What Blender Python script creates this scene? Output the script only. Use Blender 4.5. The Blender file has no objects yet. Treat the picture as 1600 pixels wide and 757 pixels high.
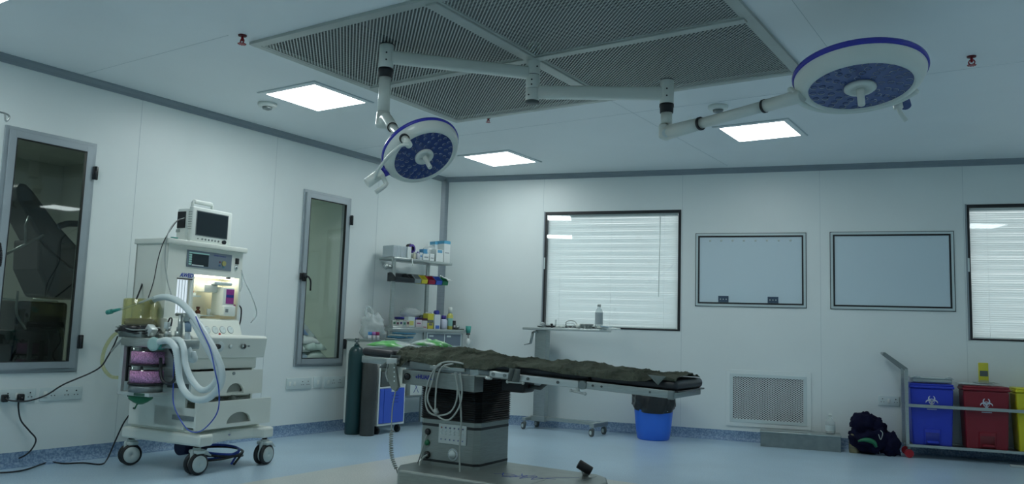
import bpy, bmesh, math, random
from mathutils import Vector, Matrix, noise
random.seed(7)
PI = math.pi
# ---------------------------------------------------------------- camera, world, lights, exposure
sc = bpy.context.scene
COL = sc.collection
CAMZ = 1.15
FPX, PITCH, ROLL, YAW, BACK = 1269.199, 0.108279143, 0.0325715211, 0.587708129, 0.251431685
Fv = Vector((-math.sin(YAW) * math.cos(PITCH), math.cos(YAW) * math.cos(PITCH), math.sin(PITCH)))
_r = Vector((math.cos(YAW), math.sin(YAW), 0)); _u = _r.cross(Fv)
Rv = math.cos(ROLL) * _r + math.sin(ROLL) * _u
Uv = -math.sin(ROLL) * _r + math.cos(ROLL) * _u
cam = bpy.data.objects.new('camera', bpy.data.cameras.new('camera'))
COL.objects.link(cam)
cam.matrix_world = Matrix(((Rv.x, Uv.x, -Fv.x, 0), (Rv.y, Uv.y, -Fv.y, 0), (Rv.z, Uv.z, -Fv.z, CAMZ), (0, 0, 0, 1)))
cam.data.sensor_width = 36.0
cam.data.lens = FPX / 1600 * 36.0
cam.data.clip_start = 0.05
sc.camera = cam
sc.view_settings.view_transform = 'Standard'
sc.view_settings.look = 'None'
sc.view_settings.gamma = 1
sc.view_settings.exposure = 0.06
sc.view_settings.use_curve_mapping = False
LIGHT_STRENGTH = 17.0
WORLD_STRENGTH = 1.65
world = bpy.data.worlds.new('world'); sc.world = world; world.use_nodes = True
world.node_tree.nodes['Background'].inputs[0].default_value = (0.84, 0.88, 0.90, 1)
world.node_tree.nodes['Background'].inputs[1].default_value = WORLD_STRENGTH
sc.cycles.max_bounces = 9
sc.cycles.diffuse_bounces = 5
sc.cycles.glossy_bounces = 4
sc.cycles.transmission_bounces = 4
sc.cycles.transparent_max_bounces = 12
sc.cycles.caustics_reflective = False
sc.cycles.caustics_refractive = False
sc.cycles.sample_clamp_indirect = 4
sc.cycles.use_denoising = True

CAM = Vector((0, 0, CAMZ))
def ray(px, py): return Fv * FPX + Rv * (px - 800) + Uv * (378.5 - py)
def hit(px, py, n, c):
    """where the sight line of a photo pixel meets the plane n.P = c"""
    n = Vector(n); d = ray(px, py)
    return CAM + d * ((c - n.dot(CAM)) / n.dot(d))

# ---------------------------------------------------------------- materials (all procedural)
def mat(name, col, rough=0.5, metal=0.0, var=0.0, vscale=8.0, bump=0.0, bscale=40.0, emit=None, spec=0.5, trans=0.0, alpha=None, stretch=None):
    m = bpy.data.materials.new(name); m.use_nodes = True
    nt = m.node_tree; b = nt.nodes['Principled BSDF']
    b.inputs['Base Color'].default_value = (*col, 1)
    b.inputs['Roughness'].default_value = rough
    b.inputs['Metallic'].default_value = metal
    b.inputs['Specular IOR Level'].default_value = spec
    if trans: b.inputs['Transmission Weight'].default_value = trans
    if alpha is not None: b.inputs['Alpha'].default_value = alpha
    if emit:
        b.inputs['Emission Color'].default_value = (*emit[0], 1); b.inputs['Emission Strength'].default_value = emit[1]
    if var or bump:
        tc = nt.nodes.new('ShaderNodeTexCoord'); mp = nt.nodes.new('ShaderNodeMapping')
        nt.links.new(tc.outputs['Object'], mp.inputs[0])
        if stretch: mp.inputs['Scale'].default_value = stretch
        if var:
            n = nt.nodes.new('ShaderNodeTexNoise'); n.inputs['Scale'].default_value = vscale; n.inputs['Detail'].default_value = 4
            nt.links.new(mp.outputs[0], n.inputs['Vector'])
            mr = nt.nodes.new('ShaderNodeMapRange'); mr.inputs[1].default_value = 0.3; mr.inputs[2].default_value = 0.7
            mr.inputs[3].default_value = 1 - var; mr.inputs[4].default_value = 1 + var
            nt.links.new(n.outputs[0], mr.inputs[0])
            mx = nt.nodes.new('ShaderNodeVectorMath'); mx.operation = 'SCALE'; mx.inputs[0].default_value = col
            nt.links.new(mr.outputs[0], mx.inputs['Scale']); nt.links.new(mx.outputs[0], b.inputs['Base Color'])
        if bump:
            n2 = nt.nodes.new('ShaderNodeTexNoise'); n2.inputs['Scale'].default_value = bscale; n2.inputs['Detail'].default_value = 5
            nt.links.new(mp.outputs[0], n2.inputs['Vector'])
            bp = nt.nodes.new('ShaderNodeBump'); bp.inputs['Strength'].default_value = bump; bp.inputs['Distance'].default_value = 0.14 if name == 'olive_drape' else 0.01
            nt.links.new(n2.outputs[0], bp.inputs['Height']); nt.links.new(bp.outputs[0], b.inputs['Normal'])
    return m

def thin_glass(name, tint, gloss=1.0, haze=0.0, ior=1.5):
    """clear sheet: transparent, with Fresnel reflection"""
    m = bpy.data.materials.new(name); m.use_nodes = True; nt = m.node_tree; nt.nodes.clear()
    out = nt.nodes.new('ShaderNodeOutputMaterial'); mix = nt.nodes.new('ShaderNodeMixShader')
    tr = nt.nodes.new('ShaderNodeBsdfTransparent'); gl = nt.nodes.new('ShaderNodeBsdfGlossy'); lw = nt.nodes.new('ShaderNodeLayerWeight'); lw.inputs[0].default_value = 0.5
    pw = nt.nodes.new('ShaderNodeMath'); pw.operation = 'POWER'; pw.inputs[1].default_value = 5.0; nt.links.new(lw.outputs['Facing'], pw.inputs[0])
    fr = nt.nodes.new('ShaderNodeMath'); fr.operation = 'MULTIPLY_ADD'; fr.inputs[1].default_value = 0.9; fr.inputs[2].default_value = ((ior - 1) / (ior + 1)) ** 2; nt.links.new(pw.outputs[0], fr.inputs[0])
    tr.inputs[0].default_value = (*tint, 1); gl.inputs['Roughness'].default_value = 0.02; gl.inputs[0].default_value = (gloss, gloss, gloss, 1)
    nt.links.new(fr.outputs[0], mix.inputs[0]); nt.links.new(tr.outputs[0], mix.inputs[1]); nt.links.new(gl.outputs[0], mix.inputs[2])
    last = mix
    if haze:
        d = nt.nodes.new('ShaderNodeBsdfDiffuse'); d.inputs[0].default_value = (0.75, 0.82, 0.82, 1)
        m2 = nt.nodes.new('ShaderNodeMixShader'); m2.inputs[0].default_value = haze
        nt.links.new(mix.outputs[0], m2.inputs[1]); nt.links.new(d.outputs[0], m2.inputs[2]); last = m2
    nt.links.new(last.outputs[0], out.inputs[0]); return m

def perforated(name, col, pitch, rad, rough=0.4, metal=0.0, var=0.15, axes='xy', ax2=1.0, elong=1.0, xf=(1, 1)):
    """sheet with a staggered pattern of real see-through holes, in the object's own plane"""
    m = bpy.data.materials.new(name); m.use_nodes = True; nt = m.node_tree
    b = nt.nodes['Principled BSDF']; b.inputs['Base Color'].default_value = (*col, 1); b.inputs['Roughness'].default_value = rough; b.inputs['Metallic'].default_value = metal
    out = nt.nodes['Material Output']
    tc = nt.nodes.new('ShaderNodeTexCoord'); sp = nt.nodes.new('ShaderNodeSeparateXYZ'); nt.links.new(tc.outputs['Object'], sp.inputs[0])
    def M(op, a, bb=None):
        n = nt.nodes.new('ShaderNodeMath'); n.operation = op
        for i, q in enumerate((a, bb)):
            if q is None: continue
            if isinstance(q, (int, float)): n.inputs[i].default_value = q
            else: nt.links.new(q, n.inputs[i])
        return n.outputs[0]
    A = sp.outputs['X']; B = sp.outputs['Y' if axes == 'xy' else 'Z']
    def dist(offa, offb):
        fa = M('SUBTRACT', M('FRACT', M('ADD', M('DIVIDE', A, pitch * elong), 500.0 + offa)), 0.5)
        fb = M('SUBTRACT', M('FRACT', M('ADD', M('DIVIDE', B, pitch * ax2), 500.0 + offb)), 0.5)
        fa = M('MULTIPLY', fa, pitch); fb = M('MULTIPLY', fb, pitch * ax2)
        return M('SQRT', M('ADD', M('MULTIPLY', fa, fa), M('MULTIPLY', fb, fb)))
    d = M('MINIMUM', dist(0, 0), dist(0.5, 0.5))
    f = M('LESS_THAN', d, rad)
    tr = nt.nodes.new('ShaderNodeBsdfTransparent'); mx = nt.nodes.new('ShaderNodeMixShader')
    nt.links.new(f, mx.inputs[0]); nt.links.new(b.outputs[0], mx.inputs[1]); nt.links.new(tr.outputs[0], mx.inputs[2]); nt.links.new(mx.outputs[0], out.inputs[0])
    return m

def speckled(name, c1, c2, c3, rough, scale=90, spec=0.5):
    m = bpy.data.materials.new(name); m.use_nodes = True; nt = m.node_tree; b = nt.nodes['Principled BSDF']
    b.inputs['Roughness'].default_value = rough; b.inputs['Specular IOR Level'].default_value = spec
    tc = nt.nodes.new('ShaderNodeTexCoord')
    n = nt.nodes.new('ShaderNodeTexNoise'); n.inputs['Scale'].default_value = scale; n.inputs['Detail'].default_value = 3; nt.links.new(tc.outputs['Object'], n.inputs['Vector'])
    cr = nt.nodes.new('ShaderNodeValToRGB'); cr.color_ramp.elements[0].position = 0.38; cr.color_ramp.elements[0].color = (*c2, 1)
    cr.color_ramp.elements[1].position = 0.62; cr.color_ramp.elements[1].color = (*c3, 1)
    e = cr.color_ramp.elements.new(0.5); e.color = (*c1, 1)
    nt.links.new(n.outputs[0], cr.inputs[0])
    n2 = nt.nodes.new('ShaderNodeTexNoise'); n2.inputs['Scale'].default_value = 1.3; n2.inputs['Detail'].default_value = 3; nt.links.new(tc.outputs['Object'], n2.inputs['Vector'])
    mr = nt.nodes.new('ShaderNodeMapRange'); mr.inputs[1].default_value = 0.3; mr.inputs[2].default_value = 0.7; mr.inputs[3].default_value = 0.93; mr.inputs[4].default_value = 1.07
    nt.links.new(n2.outputs[0], mr.inputs[0])
    mx = nt.nodes.new('ShaderNodeVectorMath'); mx.operation = 'SCALE'; nt.links.new(cr.outputs[0], mx.inputs[0]); nt.links.new(mr.outputs[0], mx.inputs['Scale'])
    nt.links.new(mx.outputs[0], b.inputs['Base Color'])
    return m

def emitter(name, col, s):
    m = bpy.data.materials.new(name); m.use_nodes = True; nt = m.node_tree; nt.nodes.clear()
    out = nt.nodes.new('ShaderNodeOutputMaterial'); e = nt.nodes.new('ShaderNodeEmission'); e.inputs[0].default_value = (*col, 1); e.inputs[1].default_value = s
    nt.links.new(e.outputs[0], out.inputs[0]); return m

MT = {}
MT['wall'] = mat('wall_paint', (0.76, 0.83, 0.82), 0.38, var=0.02, vscale=1.5, spec=0.45)
MT['ceiling'] = mat('ceiling_panel', (0.86, 0.91, 0.92), 0.45, var=0.02, vscale=1.2)
MT['seam'] = mat('panel_joint', (0.5, 0.58, 0.60), 0.6)
MT['trim'] = mat('aluminium_trim', (0.25, 0.30, 0.33), 0.42, 0.2, var=0.06, vscale=5, stretch=(1, 1, 20))
MT['alu'] = mat('aluminium_frame', (0.36, 0.42, 0.45), 0.38, 0.3, var=0.05, vscale=6)
MT['black'] = mat('black_rubber', (0.010, 0.013, 0.016), 0.5)
MT['blackgloss'] = mat('black_plastic', (0.014, 0.017, 0.020), 0.25)
MT['floor'] = speckled('floor_vinyl', (0.43, 0.58, 0.69), (0.38, 0.53, 0.66), (0.48, 0.63, 0.72), 0.30)
MT['floorpale'] = speckled('floor_pale_inlay', (0.60, 0.63, 0.60), (0.54, 0.58, 0.56), (0.66, 0.69, 0.66), 0.30)
MT['cove'] = speckled('cove_vinyl', (0.20, 0.31, 0.46), (0.13, 0.22, 0.36), (0.30, 0.42, 0.55), 0.5, 60)
MT['steel'] = mat('brushed_steel', (0.42, 0.47, 0.46), 0.33, 0.75, var=0.10, vscale=14, stretch=(1, 1, 12))
MT['steelgrey'] = mat('grey_brushed_steel', (0.27, 0.31, 0.295), 0.36, 0.6, var=0.08, vscale=12, stretch=(1, 1, 12))
MT['steeldark'] = mat('dull_steel', (0.25, 0.29, 0.29), 0.38, 0.7, var=0.10, vscale=14)
MT['steellight'] = mat('satin_steel', (0.55, 0.61, 0.60), 0.35, 0.5, var=0.05, vscale=10)
MT['diffmetal'] = mat('diffuser_frame_metal', (0.46, 0.50, 0.47), 0.4, 0.2, var=0.06, vscale=4)
MT['perf'] = perforated('perforated_metal', (0.52, 0.57, 0.54), 0.030, 0.0086, 0.45, 0.1)
MT['perfwall'] = perforated('perforated_white', (0.66, 0.72, 0.72), 0.024, 0.0058, 0.4, 0.0, axes='xz', ax2=0.95, elong=1.45)
MT['cavity'] = mat('duct_interior', (0.05, 0.06, 0.065), 0.8)
MT['white'] = mat('white_enamel', (0.74, 0.80, 0.76), 0.32, var=0.02, vscale=3)
MT['machine'] = mat('machine_shell', (0.74, 0.79, 0.73), 0.4, var=0.02, vscale=3)
MT['cream'] = mat('cream_recess', (0.78, 0.77, 0.66), 0.5)
MT['lampwhite'] = mat('lamp_shell', (0.70, 0.76, 0.71), 0.28)
MT['lampblue'] = mat('lamp_blue_rim', (0.035, 0.04, 0.40), 0.25)
MT['lens'] = mat('lamp_lens', (0.045, 0.08, 0.24), 0.12, spec=0.7)
MT['led'] = mat('lamp_led_cup', (0.07, 0.11, 0.26), 0.15, 0.2)
MT['ledglint'] = mat('led_rim', (0.55, 0.62, 0.75), 0.2, 0.5)
MT['plate'] = mat('socket_plate', (0.60, 0.70, 0.70), 0.35)
MT['glassdark'] = thin_glass('tinted_glass', (0.62, 0.69, 0.66))
MT['glass'] = thin_glass('clear_glass', (0.95, 0.975, 0.97))
MT['clearcan'] = thin_glass('clear_canister', (0.93, 0.94, 0.95))
MT['plastic'] = thin_glass('clear_plastic', (0.86, 0.9, 0.9), 1.0, 0.28, 1.4)
MT['bagplastic'] = thin_glass('cloudy_plastic_film', (0.93, 0.96, 0.96), 1.0, 0.34, 1.45)
MT['amber'] = thin_glass('yellow_clear_plastic', (0.90, 0.88, 0.66), 1.0, 0.06, 1.45)
MT['blind'] = mat('blind_slat', (0.66, 0.76, 0.76), 0.5)
MT['board'] = mat('board_face', (0.58, 0.71, 0.77), 0.25, spec=0.4)
MT['boardframe'] = mat('board_frame', (0.55, 0.65, 0.66), 0.3, 0.2)
MT['padding'] = mat('black_padding', (0.018, 0.022, 0.027), 0.42, var=0.1, vscale=6)
MT['drape'] = mat('olive_drape', (0.088, 0.102, 0.077), 0.9, var=0.30, vscale=7, bump=1.0, bscale=7, spec=0.15)  # tone variation also paints light and shade of creases into the cloth
MT['strap'] = mat('grey_strap', (0.10, 0.125, 0.12), 0.85, var=0.15, vscale=20)
MT['green'] = mat('green_plastic', (0.01, 0.16, 0.07), 0.35)
MT['teal'] = mat('teal_plastic', (0.05, 0.32, 0.27), 0.35)
MT['blueplastic'] = mat('blue_plastic', (0.03, 0.17, 0.78), 0.35)
MT['binblue'] = mat('deep_blue_plastic', (0.02, 0.045, 0.50), 0.38)
MT['binred'] = mat('red_plastic', (0.21, 0.008, 0.02), 0.38)
MT['binyellow'] = mat('yellow_plastic', (0.60, 0.56, 0.02), 0.38)
MT['doorblue'] = mat('door_blue', (0.05, 0.12, 0.60), 0.35)
MT['greenmetal'] = mat('bottle_green_paint', (0.012, 0.05, 0.055), 0.35)
MT['brownmetal'] = mat('dark_brown_paint', (0.045, 0.05, 0.048), 0.45, var=0.2, vscale=4)
MT['hose'] = mat('white_hose', (0.62, 0.72, 0.73), 0.35)
MT['cable'] = mat('grey_cable', (0.36, 0.41, 0.39), 0.5)
MT['blackcable'] = mat('black_cable', (0.012, 0.014, 0.018), 0.4)
MT['bluecable'] = mat('blue_cable', (0.03, 0.08, 0.45), 0.4)
MT['blueink'] = mat('blue_print', (0.02, 0.06, 0.38), 0.5)
MT['navyink'] = mat('navy_print', (0.02, 0.03, 0.25), 0.5)
MT['whiteink'] = mat('white_print', (0.6, 0.65, 0.75), 0.5)
MT['greypanel'] = mat('grey_display_panel', (0.15, 0.20, 0.25), 0.35)
MT['screen'] = mat('dark_screen', (0.018, 0.028, 0.035), 0.12)
MT['screenmint'] = mat('screen_bar', (0.35, 0.62, 0.58), 0.4)
MT['cloth_navy'] = mat('navy_fabric', (0.008, 0.009, 0.028), 0.9, var=0.3, vscale=10, spec=0.1)
MT['cork'] = mat('beige_fabric', (0.20, 0.19, 0.11), 0.8, var=0.2, vscale=12)
MT['liner'] = mat('black_bin_liner', (0.018, 0.021, 0.024), 0.3, bump=0.5, bscale=30)
MT['pinkgran'] = mat('pink_granules', (0.66, 0.30, 0.55), 0.8, var=0.55, vscale=110)
MT['red'] = mat('red_paint', (0.35, 0.01, 0.02), 0.35)
MT['darkred'] = mat('dark_red', (0.10, 0.005, 0.01), 0.4)
MT['wheel'] = mat('grey_tyre', (0.08, 0.10, 0.10), 0.5)
MT['hub'] = mat('pale_hub', (0.50, 0.58, 0.57), 0.4)
MT['floorstrip'] = mat('pale_plastic', (0.45, 0.5, 0.5), 0.5)
_cm = {}
def cm(col, rough=0.5, metal=0.0):
    k = (tuple(col), rough, metal)
    if k not in _cm: _cm[k] = mat('paint_%d' % len(_cm), col, rough, metal)
    return _cm[k]

# ---------------------------------------------------------------- mesh helpers
def catmull(pts, n=8):
    P = [Vector(q) for q in pts]
    if len(P) < 3: return P
    P = [P[0] * 2 - P[1]] + P + [P[-1] * 2 - P[-2]]; out = []
    for i in range(1, len(P) - 2):
        a, b, c, d = P[i - 1:i + 3]
        for k in range(n):
            t = k / n
            out.append(0.5 * ((2 * b) + (c - a) * t + (2 * a - 5 * b + 4 * c - d) * t * t + (3 * b - a - 3 * c + d) * t ** 3))
    out.append(P[-2]); return out

class MB:
    def __init__(s, xf=None): s.bm = bmesh.new(); s.xf = xf or Matrix()
    def _add(s, vs, fs, sm=False):
        V = [s.bm.verts.new(s.xf @ Vector(v)) for v in vs]
        for f in fs:
            try:
                F = s.bm.faces.new([V[i] for i in f]); F.smooth = sm
            except ValueError: pass
        return s
    def box(s, a, b, m=None):
        x0, y0, z0 = a; x1, y1, z1 = b
        vs = [(x, y, z) for z in (z0, z1) for y in (y0, y1) for x in (x0, x1)]
        if m is not None: vs = [m @ Vector(v) for v in vs]
        return s._add(vs, [(0, 2, 3, 1), (4, 5, 7, 6), (0, 1, 5, 4), (2, 6, 7, 3), (0, 4, 6, 2), (1, 3, 7, 5)])
    def cbox(s, c, d, m=None):
        return s.box([c[i] - d[i] / 2 for i in range(3)], [c[i] + d[i] / 2 for i in range(3)], m)
    def rbox(s, a, b, r=0.01, seg=3, m=None):
        """box with its vertical corners and edges rounded"""
        t = bmesh.new(); bmesh.ops.create_cube(t, size=1)
        for v in t.verts: v.co = Vector([(a[i] + b[i]) / 2 + v.co[i] * (b[i] - a[i]) for i in range(3)])
        bmesh.ops.bevel(t, geom=t.edges[:], offset=min(r, 0.49 * min(b[i] - a[i] for i in range(3))), segments=seg, affect='EDGES', profile=0.5)
        t.verts.index_update()
        vs = [v.co.copy() for v in t.verts]
        if m is not None: vs = [m @ v for v in vs]
        s._add(vs, [[v.index for v in f.verts] for f in t.faces], True); t.free(); return s
    def cyl(s, p0, p1, r0, r1=None, seg=20, caps=True, sm=True):
        p0 = Vector(p0); p1 = Vector(p1); r1 = r0 if r1 is None else r1
        d = (p1 - p0).normalized(); a = d.orthogonal().normalized(); b = d.cross(a)
        vs = []
        for p, r in ((p0, r0), (p1, r1)):
            for i in range(seg):
                t = 2 * PI * i / seg; vs.append(p + (a * math.cos(t) + b * math.sin(t)) * r)
        s._add(vs, [(i, (i + 1) % seg, seg + (i + 1) % seg, seg + i) for i in range(seg)], sm)
        if caps:
            s._add(vs[:seg], [list(range(seg))[::-1]]); s._add(vs[seg:], [list(range(seg))])
        return s
    def tube(s, pts, r, seg=8, smooth=8, rfun=None):
        P = catmull(pts, smooth) if smooth else [Vector(q) for q in pts]
        vs = []; prev = None
        for i, q in enumerate(P):
            d = (P[min(i + 1, len(P) - 1)] - P[max(i - 1, 0)])
            d = d.normalized() if d.length > 1e-9 else Vector((0, 0, 1))
            if prev is None: a = d.orthogonal().normalized()
            else:
                a = prev - d * prev.dot(d); a = a.normalized() if a.length > 1e-6 else d.orthogonal().normalized()
            prev = a; b = d.cross(a); rr = r if rfun is None else rfun(i, len(P))
            for k in range(seg):
                t = 2 * PI * k / seg; vs.append(q + (a * math.cos(t) + b * math.sin(t)) * rr)
        n = len(P)
        fs = [(i * seg + k, i * seg + (k + 1) % seg, (i + 1) * seg + (k + 1) % seg, (i + 1) * seg + k) for i in range(n - 1) for k in range(seg)]
        fs += [list(range(seg))[::-1], [(n - 1) * seg + k for k in range(seg)]]
        return s._add(vs, fs, True)
    def lathe(s, prof, c=(0, 0, 0), seg=32, axis=(0, 0, 1), sx=1, sy=1, cap=True, sm=True):
        ax = Vector(axis).normalized(); q = Vector((0, 0, 1)).rotation_difference(ax); c = Vector(c); vs = []
        for r, z in prof:
            for k in range(seg):
                t = 2 * PI * k / seg; vs.append(c + q @ Vector((r * math.cos(t) * sx, r * math.sin(t) * sy, z)))
        n = len(prof)
        fs = [(i * seg + k, i * seg + (k + 1) % seg, (i + 1) * seg + (k + 1) % seg, (i + 1) * seg + k) for i in range(n - 1) for k in range(seg)]
        if cap:
            fs += [list(range(seg))[::-1], [(n - 1) * seg + k for k in range(seg)]]
        return s._add(vs, fs, sm)
    def prism(s, poly, d, m=None, sm=False):
        """polygon (3-D points) extruded by vector d"""
        P = [Vector(q) for q in poly]; d = Vector(d); n = len(P); vs = P + [q + d for q in P]
        if m is not None: vs = [m @ v for v in vs]
        return s._add(vs, [list(range(n))[::-1], list(range(n, 2 * n))] + [(i, (i + 1) % n, n + (i + 1) % n, n + i) for i in range(n)], sm)
    def grid(s, f, nu, nv, sm=True, thick=0.0):
        vs = [Vector(f(i / nu, j / nv)) for i in range(nu + 1) for j in range(nv + 1)]; w = nv + 1
        return s._add(vs, [(i * w + j, (i + 1) * w + j, (i + 1) * w + j + 1, i * w + j + 1) for i in range(nu) for j in range(nv)], sm)
    def blob(s, c, r, seg=16, rings=10, f=None, m=None):
        vs = []; c = Vector(c)
        for i in range(rings + 1):
            ph = PI * i / rings
            for k in range(seg):
                t = 2 * PI * k / seg; d = Vector((math.sin(ph) * math.cos(t), math.sin(ph) * math.sin(t), math.cos(ph)))
                k2 = 1 if f is None else f(d)
                v = Vector((d.x * r[0], d.y * r[1], d.z * r[2])) * k2
                if m is not None: v = m @ v
                vs.append(c + v)
        return s._add(vs, [(i * seg + k, i * seg + (k + 1) % seg, (i + 1) * seg + (k + 1) % seg, (i + 1) * seg + k) for i in range(rings) for k in range(seg)], True)
    def build(s, name, m, parent=None, bevel=0.0, solid=0.0, kind=None, label=None, sub=0):
        bmesh.ops.remove_doubles(s.bm, verts=s.bm.verts, dist=1e-6)
        bmesh.ops.recalc_face_normals(s.bm, faces=s.bm.faces)
        me = bpy.data.meshes.new(name); s.bm.to_mesh(me); s.bm.free(); me.materials.append(m if not isinstance(m, str) else MT[m])
        o = bpy.data.objects.new(name, me); COL.objects.link(o)
        if parent is not None: o.parent = parent
        if solid:
            md = o.modifiers.new('solidify', 'SOLIDIFY'); md.thickness = solid; md.offset = 0
        if bevel:
            md = o.modifiers.new('bevel', 'BEVEL'); md.width = bevel; md.segments = 2; md.limit_method = 'ANGLE'; md.angle_limit = math.radians(40)
        if sub:
            md = o.modifiers.new('sub', 'SUBSURF'); md.levels = sub; md.render_levels = sub
        if kind: o['kind'] = kind
        if label: o['label'] = label
        return o

def tag(o, label, cat, group=None, kind=None):
    o['label'] = label; o['category'] = cat
    if group: o['group'] = group
    if kind: o['kind'] = kind
    return o
def thing(name, label, cat, loc=(0, 0, 0), rz=0.0, group=None):
    o = bpy.data.objects.new(name, None); COL.objects.link(o); o.empty_display_size = 0.1
    o.location = loc; o.rotation_euler = (0, 0, rz); return tag(o, label, cat, group)
def frame_of(o):
    return Matrix.Translation(o.location) @ o.rotation_euler.to_matrix().to_4x4()
def text(name, body, size, m, parent, mw, ext=0.0008, shear=0.0, bold=0.0):
    cu = bpy.data.curves.new(name, 'FONT'); cu.body = body; cu.size = size; cu.extrude = ext; cu.align_x = 'CENTER'; cu.align_y = 'CENTER'; cu.shear = shear; cu.offset = bold
    cu.materials.append(MT[m] if isinstance(m, str) else m)
    o = bpy.data.objects.new(name, cu); COL.objects.link(o)
    dg = bpy.context.evaluated_depsgraph_get(); dg.update(); me = bpy.data.meshes.new_from_object(o.evaluated_get(dg)); bpy.data.objects.remove(o)
    o = bpy.data.objects.new(name, me); COL.objects.link(o); o.parent = parent; o.matrix_local = mw; return o
def copy_tree(o, parent=None):
    c = o.copy(); COL.objects.link(c)
    if parent is not None: c.parent = parent
    for ch in list(o.children): copy_tree(ch, c)
    return c
def basis(o, x, y, z):
    x, y, z, o = Vector(x), Vector(y), Vector(z), Vector(o)
    return Matrix(((x.x, y.x, z.x, o.x), (x.y, y.y, z.y, o.y), (x.z, y.z, z.z, o.z), (0, 0, 0, 1)))
# ================================================================ THE ROOM
H = 3.11; LX = -6.58; CY = 8.252; RX = 3.0; RY = -1.6
CB, SB = math.cos(BACK), math.sin(BACK)
Cn = Vector((LX, CY, 0)); bdir = Vector((CB, SB, 0)); ndir = Vector((-SB, CB, 0))
SLEN = (RX - LX) / CB
def on_left(y, z=0, out=0): return Vector((LX + out, y, z))
def on_back(s, z=0, out=0): return Cn + bdir * s - ndir * out + Vector((0, 0, z))
LEFTRZ = PI / 2; BACKRZ = BACK

def wall_mesh(name, L0, L1, holes, T=0.1, mname='wall', loc=(0, 0, 0), rz=0):
    """wall in its own frame: x along it, y into it, z up; rectangular openings"""
    xs = sorted({L0, L1, *[h[0] for h in holes], *[h[1] for h in holes]}); zs = sorted({0, H, *[h[2] for h in holes], *[h[3] for h in holes]})
    m = MB()
    for i in range(len(xs) - 1):
        for j in range(len(zs) - 1):
            cx, cz = (xs[i] + xs[i + 1]) / 2, (zs[j] + zs[j + 1]) / 2
            if any(h[0] < cx < h[1] and h[2] < cz < h[3] for h in holes): continue
            m.box((xs[i], 0, zs[j]), (xs[i + 1], T, zs[j + 1]))
    bmesh.ops.remove_doubles(m.bm, verts=m.bm.verts, dist=1e-5)
    o = m.build(name, mname, kind='structure'); o.location = loc; o.rotation_euler = (0, 0, rz); return o
W1 = (2.885, 3.597, 0.705, 2.577); W2 = (5.857, 6.556, 0.70, 2.572)
W3 = (1.378, 3.062, 1.203, 2.633); W4 = (6.043, 7.73, 1.203, 2.633)
VENT = (3.62, 4.45, 0.20, 0.76)
wl = wall_mesh('wall_left', RY, CY, [W1, W2], loc=(LX, 0, 0), rz=LEFTRZ)
wb = wall_mesh('wall_back', 0, SLEN + 0.1, [W3, W4, VENT], loc=tuple(Cn), rz=BACKRZ)
wr = MB().box((RX, RY, 0), (RX + 0.1, 10.9, H)).build('wall_right', 'wall', kind='structure')
wn = MB().box((LX, RY - 0.1, 0), (RX, RY, H)).build('wall_near', 'wall', kind='structure')
# joints between the wall panels
def seams(parent, at, z0=0.11, z1=3.05):
    for s in at: MB().box((s - 0.0015, -0.0012, z0), (s + 0.0015, 0, z1)).build('panel_joint', 'seam', parent)
seams(wl, [0.9, 2.45, 3.972, 5.47, 7.0]); seams(wb, [1.357, 3.075, 4.596, 6.02, 7.75])
for w, ss in ((wl, (2.45, )), ):
    pass
# floor: blue vinyl with a pale inlay under the diffuser
FX0, FX1, FY0, FY1 = -4.86, -1.35, 3.45, 5.94
m = MB()
for (x0, x1, y0, y1) in ((LX, FX0, RY, 11), (FX1, RX, RY, 11), (FX0, FX1, RY, FY0), (FX0, FX1, FY1, 11)):
    m.box((x0, y0, -0.05), (x1, y1, 0))
fl = m.build('floor', 'floor', kind='structure')
MB().box((FX0, FY0, -0.05), (FX1, FY1, 0)).build('floor_inlay', 'floorpale', fl)
# ceiling with an opening for the diffuser
GX0, GX1, GY0, GY1 = -4.65, -1.45, 3.56, 5.96
m = MB()
for (x0, x1, y0, y1) in ((LX - 0.1, GX0 + 0.004, RY, 11), (GX1 - 0.004, RX + 0.1, RY, 11), (GX0 + 0.004, GX1 - 0.004, RY, GY0 + 0.004), (GX0 + 0.004, GX1 - 0.004, GY1 - 0.004, 11)):
    m.box((x0, y0, H), (x1, y1, H + 0.1))
ce = m.build('ceiling', 'ceiling', kind='structure')
for a, b in (((LX, 3.40, H - 0.001), (GX0 - 0.02, 3.403, H)), ((-3.052, GY1 + 0.02, H - 0.001), (-3.049, 9.0, H)), ((LX, 6.45, H - 0.001), (3.0, 6.453, H)), ((-1.2, 2.0, H - .001), (-1.197, 6.45, H))):
    MB().box(a, b).build('panel_joint', 'seam', ce)
# coved skirting, ceiling trims and the corner post
cove = [(0, 0.11), (0.005, 0.11), (0.007, 0.06), (0.012, 0.035), (0.024, 0.014), (0.045, 0.003), (0.06, 0.0), (0, 0)]
MB().prism([(LX + x, RY, z) for x, z in cove], (0, CY - RY, 0)).build('baseboard_left', 'cove', kind='structure')
MB().prism([tuple(on_back(0, z, x)) for x, z in cove], bdir * SLEN).build('baseboard_back', 'cove', kind='structure')
tr = [(0, 3.05), (0.008, 3.05), (0.02, 3.072), (0.045, 3.095), (0.05, 3.11), (0, 3.11)]
MB().prism([(LX + x, RY, z) for x, z in tr], (0, CY - RY, 0)).build('trim_1', 'trim', kind='structure')
MB().prism([tuple(on_back(0, z, x)) for x, z in tr], bdir * SLEN).build('trim_2', 'trim', kind='structure')
p0 = [Vector((LX, CY, 0))]
for k in range(7):
    a = k / 6; q = on_left(CY - 0.075, 0, 0).lerp(on_back(0.055, 0, 0), a); q += (Vector((LX + 0.05, CY - 0.04, 0)) - q) * (0.35 * math.sin(PI * a)); p0.append(q)
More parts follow.
